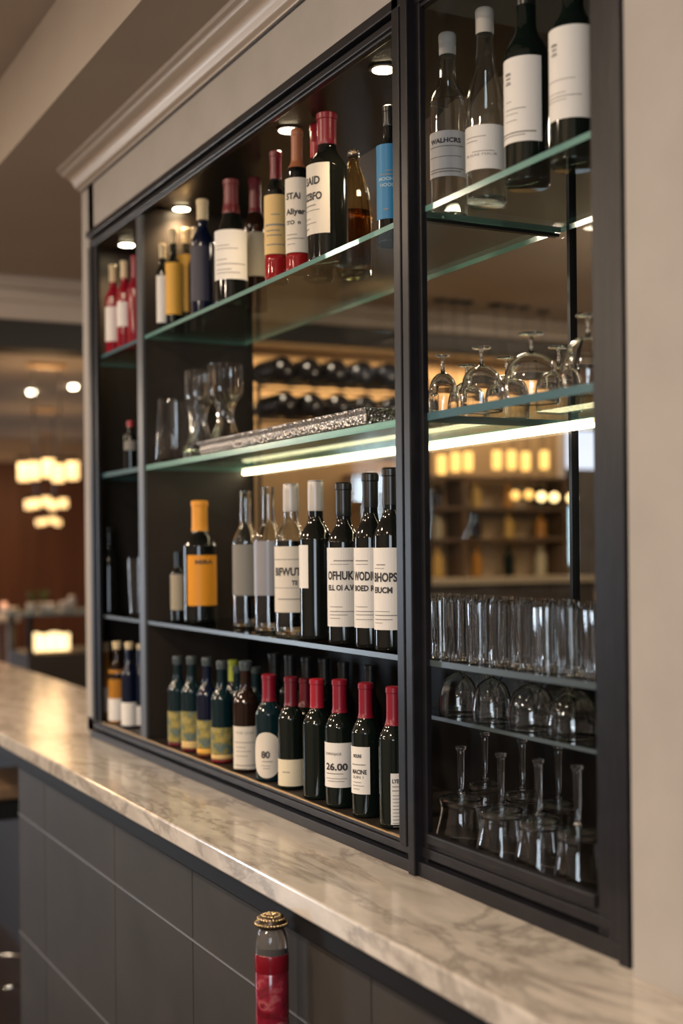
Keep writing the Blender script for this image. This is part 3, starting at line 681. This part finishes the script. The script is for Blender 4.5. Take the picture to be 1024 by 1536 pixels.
# bell-shaped glasses on the cabinet floor
def bell(px, Y, R, Hh, label, k=1.0):
    r = thing('stemmed_glass', label, 'glass', (xat(px, 1250, Y), Y, z0 + .0004))
    bh = .078 * k
    outer = smooth_pts([(.004, bh), (R * .45, bh * .985), (R * .76, bh * .94), (R * .80, bh * .88), (R * .76, bh * .76), (R * .80, bh * .55), (R * .95, bh * .22), (R * 1.02, bh * .06), (R * 1.0, 0)], 4)
    inner = [(max(a - .0024, .0003), b - (.0024 if b > bh * .8 else 0)) for a, b in outer][::-1]
    bm = bmesh.new(); lathe(bm, outer + inner, 44); link('bowl', bm, GLASS, r, smooth=True)
    turned('stem', smooth_pts([(.0075, bh - .001), (.0035, bh + .008), (.0045, bh + .02), (.0052, Hh - .02), (.0056, Hh - .006)], 3), GLASS, r, 20)
    turned('foot', [(.0056, Hh - .007), (.0082, Hh - .004), (.0082, Hh), (.0003, Hh)], GLASS, r, 24)
for px, Y, w, hh, lb in ((692, 1.10, 82, .152, 'bell-shaped upturned glass nearest the post on the cabinet floor'),
                     (752, 1.10, 82, .156, 'bell-shaped upturned glass second from the post on the cabinet floor'),
                     (808, 1.10, 80, .160, 'bell-shaped upturned glass in the middle of the cabinet floor'),
                     (866, 1.10, 77, .164, 'bell-shaped upturned glass second from the right frame on the floor'),
                     (918, 1.16, 56, .166, 'bell-shaped upturned glass cut off by the right frame'),
                     (728, 1.20, 66, .156, 'back-row bell-shaped glass nearest the post on the cabinet floor'),
                     (784, 1.20, 68, .158, 'back-row bell-shaped glass in the middle of the cabinet floor'),
                     (838, 1.20, 68, .160, 'back-row bell-shaped glass nearest the right frame')):
    t = dist(px, 1250, Y); bell(px, Y, w * t / F / 2, hh, lb, 1 + (hh - .152) * 3)
# highball tumblers, packed
TR, TH_ = .0262, .088
bm = bmesh.new()
po = [(TR * .90, 0), (TR * .93, .001), (TR * .95, .02), (TR, TH_)]
lathe(bm, po + [(TR - .0018, TH_), (TR * .95 - .0022, .02), (TR * .88, .009), (.0003, .008)], 48, flute=1, fa=.045)
tum = link('highball_glass', bm, GLASS, smooth=False)
tag(tum, 'clear ribbed highball glass in the tightly packed rows on the right-hand third shelf', 'glass', 'packed highball glasses on the third shelf')
n = 0
for r in range(4):
    Y = 1.086 + r * .0575
    x = xat(640, 960, Y) + (r % 2) * .012
    while x < -1.375:
        o = tum if n == 0 else tum.copy()
        if n: COL.objects.link(o)
        o.location = (x, Y, z3 + .0004); o.rotation_euler = (0, 0, random.uniform(0, 1)); n += 1
        x += .0565
# shelf two, main bay: tumbler, hourglass vases, tray
tray = thing('serving_tray', 'long embossed silver tray with raised rim on the second shelf', 'tray', (-2.38, 1.15, z2 + .0005))
tx0, tx1, ty0, ty1 = -.395, .395, -.092, .09
bm = bmesh.new(); box(bm, tx0 + .012, tx1 - .012, ty0 + .012, ty1 - .012, 0, .004); link('tray_base', bm, SILVER, tray)
bm = bmesh.new()
sec = [(.012, 0), (0.004, .004), (.002, .012), (.003, .020), (-.003, .026), (-.004, .030), (.004, .031), (.010, .024), (.011, .006), (.014, .004)]
loops = []
for o_, z in sec:
    loops.append([bm.verts.new(v) for v in ((tx0 + o_, ty0 + o_, z), (tx1 - o_, ty0 + o_, z), (tx1 - o_, ty1 - o_, z), (tx0 + o_, ty1 - o_, z))])
for A, B in zip(loops, loops[1:]):
    for i in range(4): bm.faces.new([A[i], A[(i + 1) % 4], B[(i + 1) % 4], B[i]])
link('tray_rim', bm, EMBOSS, tray)
def hourglass(px, Y, top, wt, zb, label):
    t = dist(px, 600, Y); Hh = zat(px, top, Y) - zb; R = wt * t / F / 2
    outer = smooth_pts([(R * 1.10, 0), (R * 1.12, Hh * .02), (R * 1.05, Hh * .12), (R * .62, Hh * .32), (R * .46, Hh * .45), (R * .58, Hh * .57), (R * .95, Hh * .68), (R, Hh * .80), (R * .97, Hh)], 5)
    inner = [(max(a - .0028, .0004), b) for a, b in outer if b > Hh * .12][::-1] + [(.0003, Hh * .10)]
    bm = bmesh.new(); lathe(bm, outer + inner, 48, flute=1, fa=.03)
    o = link('glass_vase', bm, GLASS, smooth=False); o.location = (xat(px, 600, Y), Y, zb + .0005)
    tag(o, label, 'vase')
zt = z2 + .005
hourglass(338, 1.143, 547, 54, z2, 'tallest hourglass-shaped cut glass vase standing at the end of the silver tray')
hourglass(300, 1.112, 556, 46, z2, 'middle hourglass-shaped glass vase, just left of the tallest one')
def open_glass(px, Y, top, wb_, wt_, zb, label):
    t = dist(px, 640, Y); Hh = zat(px, top, Y) - zb; a, b = wb_ * t / F / 2, wt_ * t / F / 2
    outer = [(a * .96, 0), (a, .003), ((a + b) / 2, Hh * .5), (b, Hh)]
    bm = bmesh.new(); lathe(bm, outer + [(b - .002, Hh), ((a + b) / 2 - .002, Hh * .5), (a - .003, .008), (.0003, .007)], 48)
    o = link('tumbler', bm, GLASS, smooth=True); autosharp(o, .8); o.location = (xat(px, 640, Y), Y, zb + .0005)
    tag(o, label, 'glass')
open_glass(262, 1.098, 600, 62, 50, z2, 'wide-bottomed clear tumbler left of the silver tray')
open_glass(296, 1.172, 566, 26, 32, z2, 'tall thin glass behind the hourglass vases')
open_glass(204, 1.105, 838, 24, 30, z3, 'small clear glass in the narrow bay beside the plain black bottle')

# ============================================================ RED BOTTLE UNDER THE COUNTER EDGE
led = boxes('bottle_bracket', [(-.05, .05, -.072, 0, -.006, 0), (-.05, .05, -.006, 0, -.04, 0)], BLACK); led.location = (xat(408, 1500, .808), .8515, H(-.86))
tag(led, 'small black bracket on the tiled front under the red bottle', 'bracket')
rb = bottle(408, .808, H(-.86), 1392, 49, 'red patterned bottle with golden beaded stopper standing against the tiled bar front', name='decorated_bottle', kind='tall', clear=True, glass=GLASSB, base_py=1600)
for ch in list(rb.children): bpy.data.objects.remove(ch)
t = dist(408, 1450, .808); R = 24.5 * t / F; Hb = zat(408, 1392, .808) - H(-.86)
zz = lambda py: zat(408, py, .808) - H(-.86)
pr = smooth_pts([(R * .95, 0), (R, .006), (R, zz(1480)), (R * 1.0, zz(1428)), (R * .97, zz(1412)), (R * .86, zz(1400)), (R * .72, Hb)], 5)
turned('glass_body', pr, mat('frosted_shoulder', (.80, .77, .75), .04, trans=.9), rb, 40)
turned('label', [(R + .0002, .02), (R + .0008, .021), (R + .0008, zz(1430)), (R + .0002, zz(1429))], REDART, rb, 40, cap0=False, cap1=False)
turned('wine_line', [(R + .0009, zz(1456)), (R + .0012, zz(1455)), (R + .0012, zz(1431)), (R + .0009, zz(1430))], mat('deep_red_band', (.20, .006, .015), .2), rb, 40, cap0=False, cap1=False)
turned('stopper', [(R * .80, Hb), (R * 1.0, Hb + .004), (R * 1.0, Hb + .007), (R * .8, Hb + .011), (R * .85, Hb + .014), (R * .7, Hb + .018), (.0003, Hb + .02)], mat('dark_bronze', (.10, .07, .05), .3, metal=.8), rb, 32)
bm = bmesh.new()
for k, (rr, zz_) in enumerate(((R * .98, Hb + .007), (R * .80, Hb + .014), (R * .55, Hb + .018), (R * .25, Hb + .020))):
    nn = max(5, int(2 * PI * rr / .0048))
    for i in range(nn):
        mtx = Matrix.Translation((rr * math.cos(2 * PI * i / nn), rr * math.sin(2 * PI * i / nn), zz_))
        bmesh.ops.create_icosphere(bm, subdivisions=1, radius=.0023, matrix=mtx)
link('beads', bm, mat('gold_bead', (.80, .62, .35), .2, metal=1), rb, smooth=True)['kind'] = 'stuff'

# ============================================================ BACK ROOM: WINE RACK
RX = 4.6
rk = thing('wine_rack', 'black metal wine rack holding bottles behind the glass back of the cabinet', 'wine rack', (-RX, 2.5, 0))
ys, zs = [], []
cxs = (412, 452, 492, 531, 571, 609)
for px in cxs: ys.append(at_x(px, 561, RX)[0].y)
rows = (at_x(492, 561, RX)[0].z, at_x(492, 612, RX)[0].z, at_x(492, 662, RX)[0].z)
bm = bmesh.new()
tube(bm, [(0.03, ys[0] - .08 - 2.5, 0), (0.03, ys[0] - .08 - 2.5, rows[0] + .0)], .008); tube(bm, [(0.03, ys[-1] + .08 - 2.5, 0), (0.03, ys[-1] + .08 - 2.5, rows[0] + .0)], .008)
tube(bm, [(-.12, ys[0] - .08 - 2.5, 0), (-.12, ys[0] - .08 - 2.5, rows[0] + .0)], .008); tube(bm, [(-.12, ys[-1] + .08 - 2.5, 0), (-.12, ys[-1] + .08 - 2.5, rows[0] + .0)], .008)
link('rack_post', bm, BLACK, rk)
for z in rows:
    bm = bmesh.new()
    for xx in (.03, -.12): tube(bm, [(xx, ys[0] - .08 - 2.5, z - .054), (xx, ys[-1] + .08 - 2.5, z - .054)], .005)
    link('rack_rail', bm, BLACK, rk)
proto = thing('racked_bottle', 'x', 'bottle', (0, 0, 0))
b1 = turned('glass_body', [(a, b) for a, b in profile('bordeaux', .046, .30, 3)], mat('rack_glass', (.012, .010, .010), .12), proto, 28)
b2 = turned('capsule', [(.018, .245), (.019, .30), (.0003, .301)], CAPBURG, proto, 20)
first = True
names_r = ('top', 'middle', 'lowest'); names_c = ('end nearest the marble counter', 'second column', 'third column', 'fourth column', 'fifth column', 'end nearest the black post')
for ri, z in enumerate(rows):
    for ci, y in enumerate(ys):
        if first: o = proto; first = False
        else:
            o = proto.copy(); COL.objects.link(o)
            for ch in (b1, b2):
                c = ch.copy(); COL.objects.link(c); c.parent = o
        o.location = (-RX + .08, y + (.012 if ri == 1 else 0), z); o.rotation_euler = (0, -PI / 2, random.uniform(-.05, .05))
        o['label'] = 'dark bottle lying in the %s row of the wine rack, %s' % (names_r[ri], names_c[ci])
        o['group'] = 'dark bottles lying in the wine rack'

# back bar below the lamps
bb = thing('back_bar', 'blurred wooden back bar shelving in the room behind the cabinet', 'shelving', (-WX + .16, 3.3, 0))
BBM = noisy('backbar_wood', (.09, .055, .03), (.15, .09, .05), 4, .45)
def bbp(name, lst, m): return boxes(name, lst, m, bb, .004)
bbp('cupboard', [(-.155, .2, -.45, .75, 0, H(-.18))], mat('backbar_base', (.05, .04, .034), .4))
bbp('worktop', [(-.155, .22, -.47, .77, H(-.18), H(-.15))], mat('backbar_top', (.35, .28, .20), .3))
for yy in (-.45, .12, .72): bbp('upright', [(-.155, .0, yy, yy + .03, H(-.15), H(.34))], BBM)
for zz_ in (.02, .17, .32): bbp('shelf', [(-.155, .0, -.45, .75, H(zz_), H(zz_) + .018)], BBM)
k = 0
bglass = [GAMBER2, GGREEN, mat('pale_bottle', (.45, .38, .25), .2), GBROWN, mat('blurred_yellow_bottle', (.55, .33, .08), .2)]
for zz_, zn in ((.038, 'lower'), (.188, 'upper'), (-.15, 'worktop')):
    for i in range(6):
        y = -.36 + i * .19 + (.03 if i > 2 else 0)
        o = turned('spirit_bottle', profile('bordeaux', .028, (.118 if zz_ > 0 else .15), 3), bglass[k % 5], None, 20); o.location = (-WX + .09, 3.3 + y, H(zz_) + .0185 - (.018 if zz_ < 0 or zz_ > 0 else 0))
        tag(o, 'blurred spirit bottle on the back bar %s, %s' % ({'lower': 'lower shelf', 'upper': 'upper shelf', 'worktop': 'worktop'}[zn], ('end nearest the rack', 'second from the rack', 'third from the rack', 'third from the window', 'second from the window', 'end nearest the window')[i]), 'bottle', 'spirit bottles on the back bar')
        k += 1

# pendant lamps of the back room
GLOW = mat('amber_shade', (.6, .4, .2), .5, emit=(1.0, .52, .13), estr=1.7)
GLOW2 = mat('bright_shade', (.6, .4, .2), .5, emit=(1.0, .68, .30), estr=3.2)
def pendant(px, py, X, r, hh, m, label, globe=False):
    p, t = at_x(px, py, X)
    o = thing('pendant_lamp', label, 'lamp', p, 0, 'amber pendant lamps in the back room')
    if globe: pr = [(r * math.sin(a) + 1e-4, -r * math.cos(a)) for a in [PI * i / 12 for i in range(13)]]; topz = r
    else: pr = [(r * .8, -hh / 2), (r, -hh / 2 + .01), (r, hh / 2 - .01), (r * .8, hh / 2)]; topz = hh / 2
    turned('lamp_shade', pr, m, o, 24)
    bm = bmesh.new(); tube(bm, [(0, 0, topz), (0, 0, H(1.07) - p.z)], .002, 6); link('cord', bm, BLACK, o)
    bm = bmesh.new(); lathe(bm, [(.03, H(1.055) - p.z), (.03, H(1.069) - p.z)], 16); link('canopy', bm, BLACK, o)
pend = [(662, 697, 'first amber cylinder lamp beside the black post'), (683, 693, 'second amber cylinder lamp from the black post'), (702, 692, 'third amber cylinder lamp from the black post'),
        (745, 690, 'amber cylinder lamp, left of the bright central pair'), (767, 690, 'amber cylinder lamp, right of the bright central pair'), (788, 692, 'amber cylinder lamp just right of the central pair'), (816, 690, 'amber cylinder lamp alone at the right of the upper row')]
for px, py, lb in pend: pendant(px, py, 4.9 + .05 * ((px // 7) % 3), .021, .085, GLOW, lb)
for px, py, lb in ((773, 743, 'round amber globe lamp at the left of the lower row'), (793, 742, 'dim round amber globe lamp, second in the lower row'), (812, 745, 'round amber globe lamp, left one of the bright lower pair'), (831, 746, 'round amber globe lamp, right one of the bright lower pair'), (857, 747, 'small pale globe lamp in front of the window strip')):
    pendant(px, py, 5.2, .022, 0, GLOW2 if px > 800 else GLOW, lb, True)

# ============================================================ FAR LEFT ROOM
GL3 = mat('chandelier_glass', (.7, .6, .4), .4, emit=(1.0, .60, .24), estr=1.9)
def chandelier(px, py, w, hpx, X, n, lb):
    p, t = at_x(px, py, X)
    o = thing('chandelier', lb, 'chandelier', p, 0, 'linear chandeliers in the dining room')
    W = w * t / F; r = W / n / 2 * 1.0; hh = hpx * t / F
    for i in range(n):
        bm = bmesh.new(); lathe(bm, [(r * .9, -hh / 2), (r, -hh / 2 + .006), (r, hh / 2)], 18)
        y = -W / 2 + r + i * (W - 2 * r) / (n - 1)
        s = link('lamp_shade', bm, GL3, o, smooth=True); s.location = (.03 * (-1) ** i, y, .012 * ((i * 7) % 3 - 1))
    boxes('frame', [(-.02, .02, -W / 2, W / 2, hh / 2 + .015, hh / 2 + .03)], BLACK, o)
    bm = bmesh.new()
    for yy in (-W * .22, W * .22): tube(bm, [(0, yy, hh / 2 + .02), (0, yy, H(1.07) - p.z)], .004, 6)
    link('rod', bm, BLACK, o)
    boxes('canopy', [(-.04, .04, -W * .3, W * .3, H(1.05) - p.z, H(1.07) - p.z)], BRASS, o)
    ld = bpy.data.lights.new('chandelier_light', 'POINT'); ld.energy = 3.5 * W / .3; ld.color = (1, .62, .3); ld.shadow_soft_size = .16
    lo = bpy.data.objects.new('chandelier_light', ld); COL.objects.link(lo); lo.location = p + Vector((0, 0, .22))
chandelier(71, 706, 92, 27, 7.6, 5, 'nearest and largest candle-glass chandelier, top one of the three')
chandelier(68, 755, 64, 13, 10.0, 5, 'middle chandelier of the three glowing in the dining room')
chandelier(73, 782, 40, 8, 12.2, 4, 'smallest and farthest chandelier of the three')
for px, py, lb in ((47, 588, 'round ceiling spotlight above the chandeliers'), (110, 580, 'round ceiling spotlight beside the wall end')):
    u, v = uv(px, py); t = (1.065) / v
    bm = bmesh.new(); lathe(bm, [(.020, -.012), (.024, -.004), (.024, .005)], 24)
    o = link('ceiling_spotlight', bm, mat('spot_glow', (1, 1, 1), .5, emit=(1, .86, .62), estr=14)); o.location = (-t * (CT - ST * u), t * (ST + CT * u), H(1.065))
    tag(o, lb, 'ceiling light')
# far bar with display case
def fpt(px, py, X): return at_x(px, py, X)[0]
a = fpt(42, 921, 6.9); b = fpt(140, 930, 6.9)
fb = thing('display_counter', 'dark counter with a pale glass top edge beyond the marble bar', 'counter', (-6.9 - .2, (a.y + b.y) / 2, 0))
hw = (b.y - a.y) / 2 + .15
boxes('counter_body', [(-.3, .15, -hw + .16, hw, 0, a.z - .215)], mat('far_counter', (.045, .042, .040), .4), fb)
boxes('glass_top', [(-.3, .19, -hw + .12, hw, a.z - .012, a.z)], mat('pale_glass_edge', (.16, .24, .27), .15), fb)
for q in ((.12, .15, -hw + .16, -hw + .19), (-.29, -.26, -hw + .16, -hw + .19), (-.29, -.26, hw - .04, hw - .01)): boxes('case_post', [(*q, a.z - .215, a.z - .012)], BLACK, fb)
ls = thing('case_lamp', 'row of glowing cream candle lights inside the far display counter', 'lamp', (-7.05, fpt(74, 964, 7.05).y, a.z - .2145), 0)
for i in range(4):
    bm = bmesh.new(); lathe(bm, [(.026, .008), (.028, .012), (.028, .105 - .008 * (i % 2))], 18); s = link('lamp_shade', bm, mat('cream_glow', (.7, .6, .4), .5, emit=(1, .72, .35), estr=1.8), ls, smooth=True); s.location = (0, (i - 1.5) * .055, 0)
boxes('lamp_tray', [(-.05, .05, -.13, .13, 0, .008)], BRASS, ls)
zt_ = a.z
def small(kind, px, X, R, Hh, m, lb, cat):
    p = fpt(px, 912, X); o = turned(kind, [(R * .7, 0), (R, Hh * .2), (R, Hh * .8), (R * .8, Hh)], m, None, 20); o.location = (p.x, p.y, zt_ + .0005); tag(o, lb, cat); return o
small('glass_jar', 96, 6.95, .025, .06, mat('far_clear', (.45, .42, .40), .2), 'small clear jar on the far dark counter near the wall end', 'jar')
small('glass_jar', 108, 7.0, .022, .085, mat('far_clear', (.45, .42, .40), .2), 'taller clear jar on the far counter right beside the wall end', 'jar')
small('glass_jar', 78, 7.0, .03, .05, mat('far_clear', (.45, .42, .40), .2), 'squat clear jar between the green plants and taller jar', 'jar')
for px, lb in ((48, 'small green plant in a glass pot, left of the two on the far counter'), (66, 'small green plant in a glass pot, right of the two')):
    p = fpt(px, 912, 7.05)
    o = thing('potted_plant', lb, 'plant', (p.x, max(p.y, fb.location.y - hw + .16), zt_ + .0005))
    turned('pot', [(.022, 0), (.03, .05), (.027, .05), (.02, .006)], mat('far_clear', (.45, .42, .40), .2), o, 20)
    bm = bmesh.new(); r = random.Random(px)
    for i in range(26):
        an, ln = r.uniform(0, 6.3), r.uniform(.06, .10); d = Vector((math.cos(an) * .4, math.sin(an) * .4, 1)).normalized()
        c = Vector((0, 0, .04)); s_ = Vector((-math.sin(an), math.cos(an), 0)) * .008
        v = [bm.verts.new(c), bm.verts.new(c + d * ln * .5 + s_), bm.verts.new(c + d * ln), bm.verts.new(c + d * ln * .5 - s_)]; bm.faces.new(v)
    link('leaves', bm, mat('plant_leaf', (.10, .13, .03), .5), o)
# dining table with crockery at the frame's left edge
p = fpt(12, 925, 8.0)
tb = thing('side_table', 'pale grey table with tapered legs left of the far counter', 'table', (p.x - .1, p.y - .1, 0))
PG = mat('pale_grey_paint', (.36, .34, .33), .5)
boxes('table_top', [(-.25, .2, -.25, .15, p.z - .03, p.z)], PG, tb, .004)
for sx in (-.22, .17):
    for sy in (-.2, .10): boxes('leg', [(sx - .02, sx + .02, sy - .02, sy + .02, 0, p.z - .03)], PG, tb)
for i, (px, k) in enumerate(((14, 5), (30, 3))):
    q = fpt(px, 920, 8.05)
    for j in range(k):
        o = turned('plate', [(.025, 0), (.055, .008), (.053, .010), (.02, .004)], mat('white_china', (.7, .68, .66), .3), None, 28); o.location = (q.x, q.y, p.z + .0008 + j * .0105)
        tag(o, 'white plate in the %s stack on the pale grey table' % ('taller left' if i == 0 else 'lower right'), 'plate', 'plates stacked on the pale table')
q = fpt(6, 900, 8.12); o = turned('candle_glass', [(.014, 0), (.018, .02), (.018, .08), (.0003, .082)], mat('candle_glow', (.7, .4, .3), .4, emit=(1, .5, .3), estr=.5), None, 18); o.location = (q.x, q.y, p.z + .001)
tag(o, 'small glowing candle glass behind the white plates', 'candle')

# bar stool below the counter's free end
X_ = 4.45; p = fpt(8, 1168, X_)
st = thing('bar_stool', 'wooden-seated bar stool with thin dark legs and chrome foot ring under the counter end', 'stool', (-X_ - .05, p.y - .02, 0))
zs_ = p.z
boxes('seat', [(-.2, .2, -.2, .16, zs_ - .045, zs_)], noisy('stool_wood', (.16, .10, .06), (.24, .15, .09), 6, .4, stretch=(1, 8, 1)), st, .01)
boxes('seat_frame', [(-.19, .19, -.19, .15, zs_ - .11, zs_ - .05)], BLACK, st, .004)
for sx in (-.17, .17):
    for sy in (-.17, .13):
        bm = bmesh.new(); tube(bm, [(sx * 1.15, sy * 1.15, 0), (sx, sy, zs_ - .10)], .010); link('leg', bm, BLACK, st, smooth=True)
bm = bmesh.new(); zf = fpt(20, 1460, X_).z
ringp = [(.19 * math.cos(2 * PI * i / 24), .17 * math.sin(2 * PI * i / 24) - .02, zf) for i in range(25)]
tube(bm, ringp, .006); link('foot_ring', bm, CHROME, st, smooth=True)

# ============================================================ LIGHTS
def area(name, loc, rot, sx, sy, energy, col):
    ld = bpy.data.lights.new(name, 'AREA'); ld.shape = 'RECTANGLE'; ld.size = sx; ld.size_y = sy; ld.energy = energy; ld.color = col
    o = bpy.data.objects.new(name, ld); COL.objects.link(o); o.location = loc; o.rotation_euler = rot; return o
area('daylight', (-12.2, -4.09, 1.47), (PI / 2, 0, 0), 1.5, 1.9, 210, (.72, .86, 1.0))
area('side_fill', (2.19, -1.9, 1.75), (0, PI / 2, 0), 1.3, 1.7, 48, (.74, .87, 1.0))  # added cool fill that brightens the glassware; this wall has no window
# warm ceiling lamps on the guests' side
cl = []
for i, (x, y) in enumerate(((-4.4, -.7), (-2.6, -.7), (-.9, -.7), (-3.5, -2.4), (-1.2, -2.4))):
    ld = bpy.data.lights.new('ceiling_lamp', 'AREA'); ld.shape = 'DISK'; ld.size = .25; ld.energy = 24; ld.color = (1, .80, .60)
    o = bpy.data.objects.new('ceiling_lamp', ld); COL.objects.link(o); o.location = (x, y, H(1.285))
for x, y, e in ((-3.6, 2.3, 16), (-2.0, 2.6, 8), (-4.2, 3.9, 10), (-7.4, 1.4, 16), (-9.5, .8, 26), (-8.4, 2.6, 18), (-11.5, 2.2, 22)):
    ld = bpy.data.lights.new('room_lamp', 'AREA'); ld.shape = 'DISK'; ld.size = .22 if x > -6 else .6; ld.energy = e; ld.color = (1, .80, .60) if x > -6 else (1, .60, .30)
    o = bpy.data.objects.new('room_lamp', ld); COL.objects.link(o); o.location = (x, y, H(1.06))
area('rack_wash', (-WX + .12, 3.0, H(.86)), (0, .25, 0), .06, 2.2, 11, (1, .66, .34))

for x, y, e in ((-3.3, 3.3, 11), (-1.2, -1.4, 26), (-3.6, -1.2, 26), (-6.5, -.6, 22), (.6, -1.0, 14)):  # bare fill points added to lift ceilings, walls and back room; no pendants hang here
    ld = bpy.data.lights.new('fill_point', 'POINT'); ld.energy = e; ld.color = (1, .78, .56); ld.shadow_soft_size = .05
    o = bpy.data.objects.new('fill_point', ld); COL.objects.link(o); o.location = (x, y, 2.25)
wd = bpy.data.worlds.new('world'); sc.world = wd; wd.use_nodes = True
wd.node_tree.nodes['Background'].inputs[0].default_value = (.35, .42, .55, 1); wd.node_tree.nodes['Background'].inputs[1].default_value = .35

# ============================================================ CAMERA
cd = bpy.data.cameras.new('camera'); cam = bpy.data.objects.new('camera', cd); COL.objects.link(cam)
cd.sensor_fit = 'AUTO'; cd.sensor_width = 36; cd.lens = 36 * F / 1536
cd.shift_y = (PYC - 768) / 1536
cd.clip_start = .05
f = Vector((-CT, ST, 0)); r = Vector((ST, CT, 0)); up = Vector((0, 0, 1))
cx = (r - ROLL * up).normalized(); cy = (up + ROLL * r).normalized(); cz = -f
cam.matrix_world = Matrix(((cx.x, cy.x, cz.x, 0), (cx.y, cy.y, cz.y, 0), (cx.z, cy.z, cz.z, CZ), (0, 0, 0, 1)))
cd.dof.use_dof = True; cd.dof.focus_distance = 2.25; cd.dof.aperture_fstop = 2.2
sc.camera = cam
sc.view_settings.view_transform = 'Standard'; sc.view_settings.look = 'None'; sc.view_settings.gamma = 1; sc.view_settings.use_curve_mapping = False
sc.view_settings.exposure = 0.25
c = sc.cycles
c.use_denoising = True
try: c.denoiser = 'OPENIMAGEDENOISE'
except Exception: pass
c.max_bounces = 14; c.transmission_bounces = 14; c.transparent_max_bounces = 32; c.glossy_bounces = 6; c.diffuse_bounces = 4
c.caustics_reflective = False; c.caustics_refractive = False
c.sample_clamp_indirect = 6
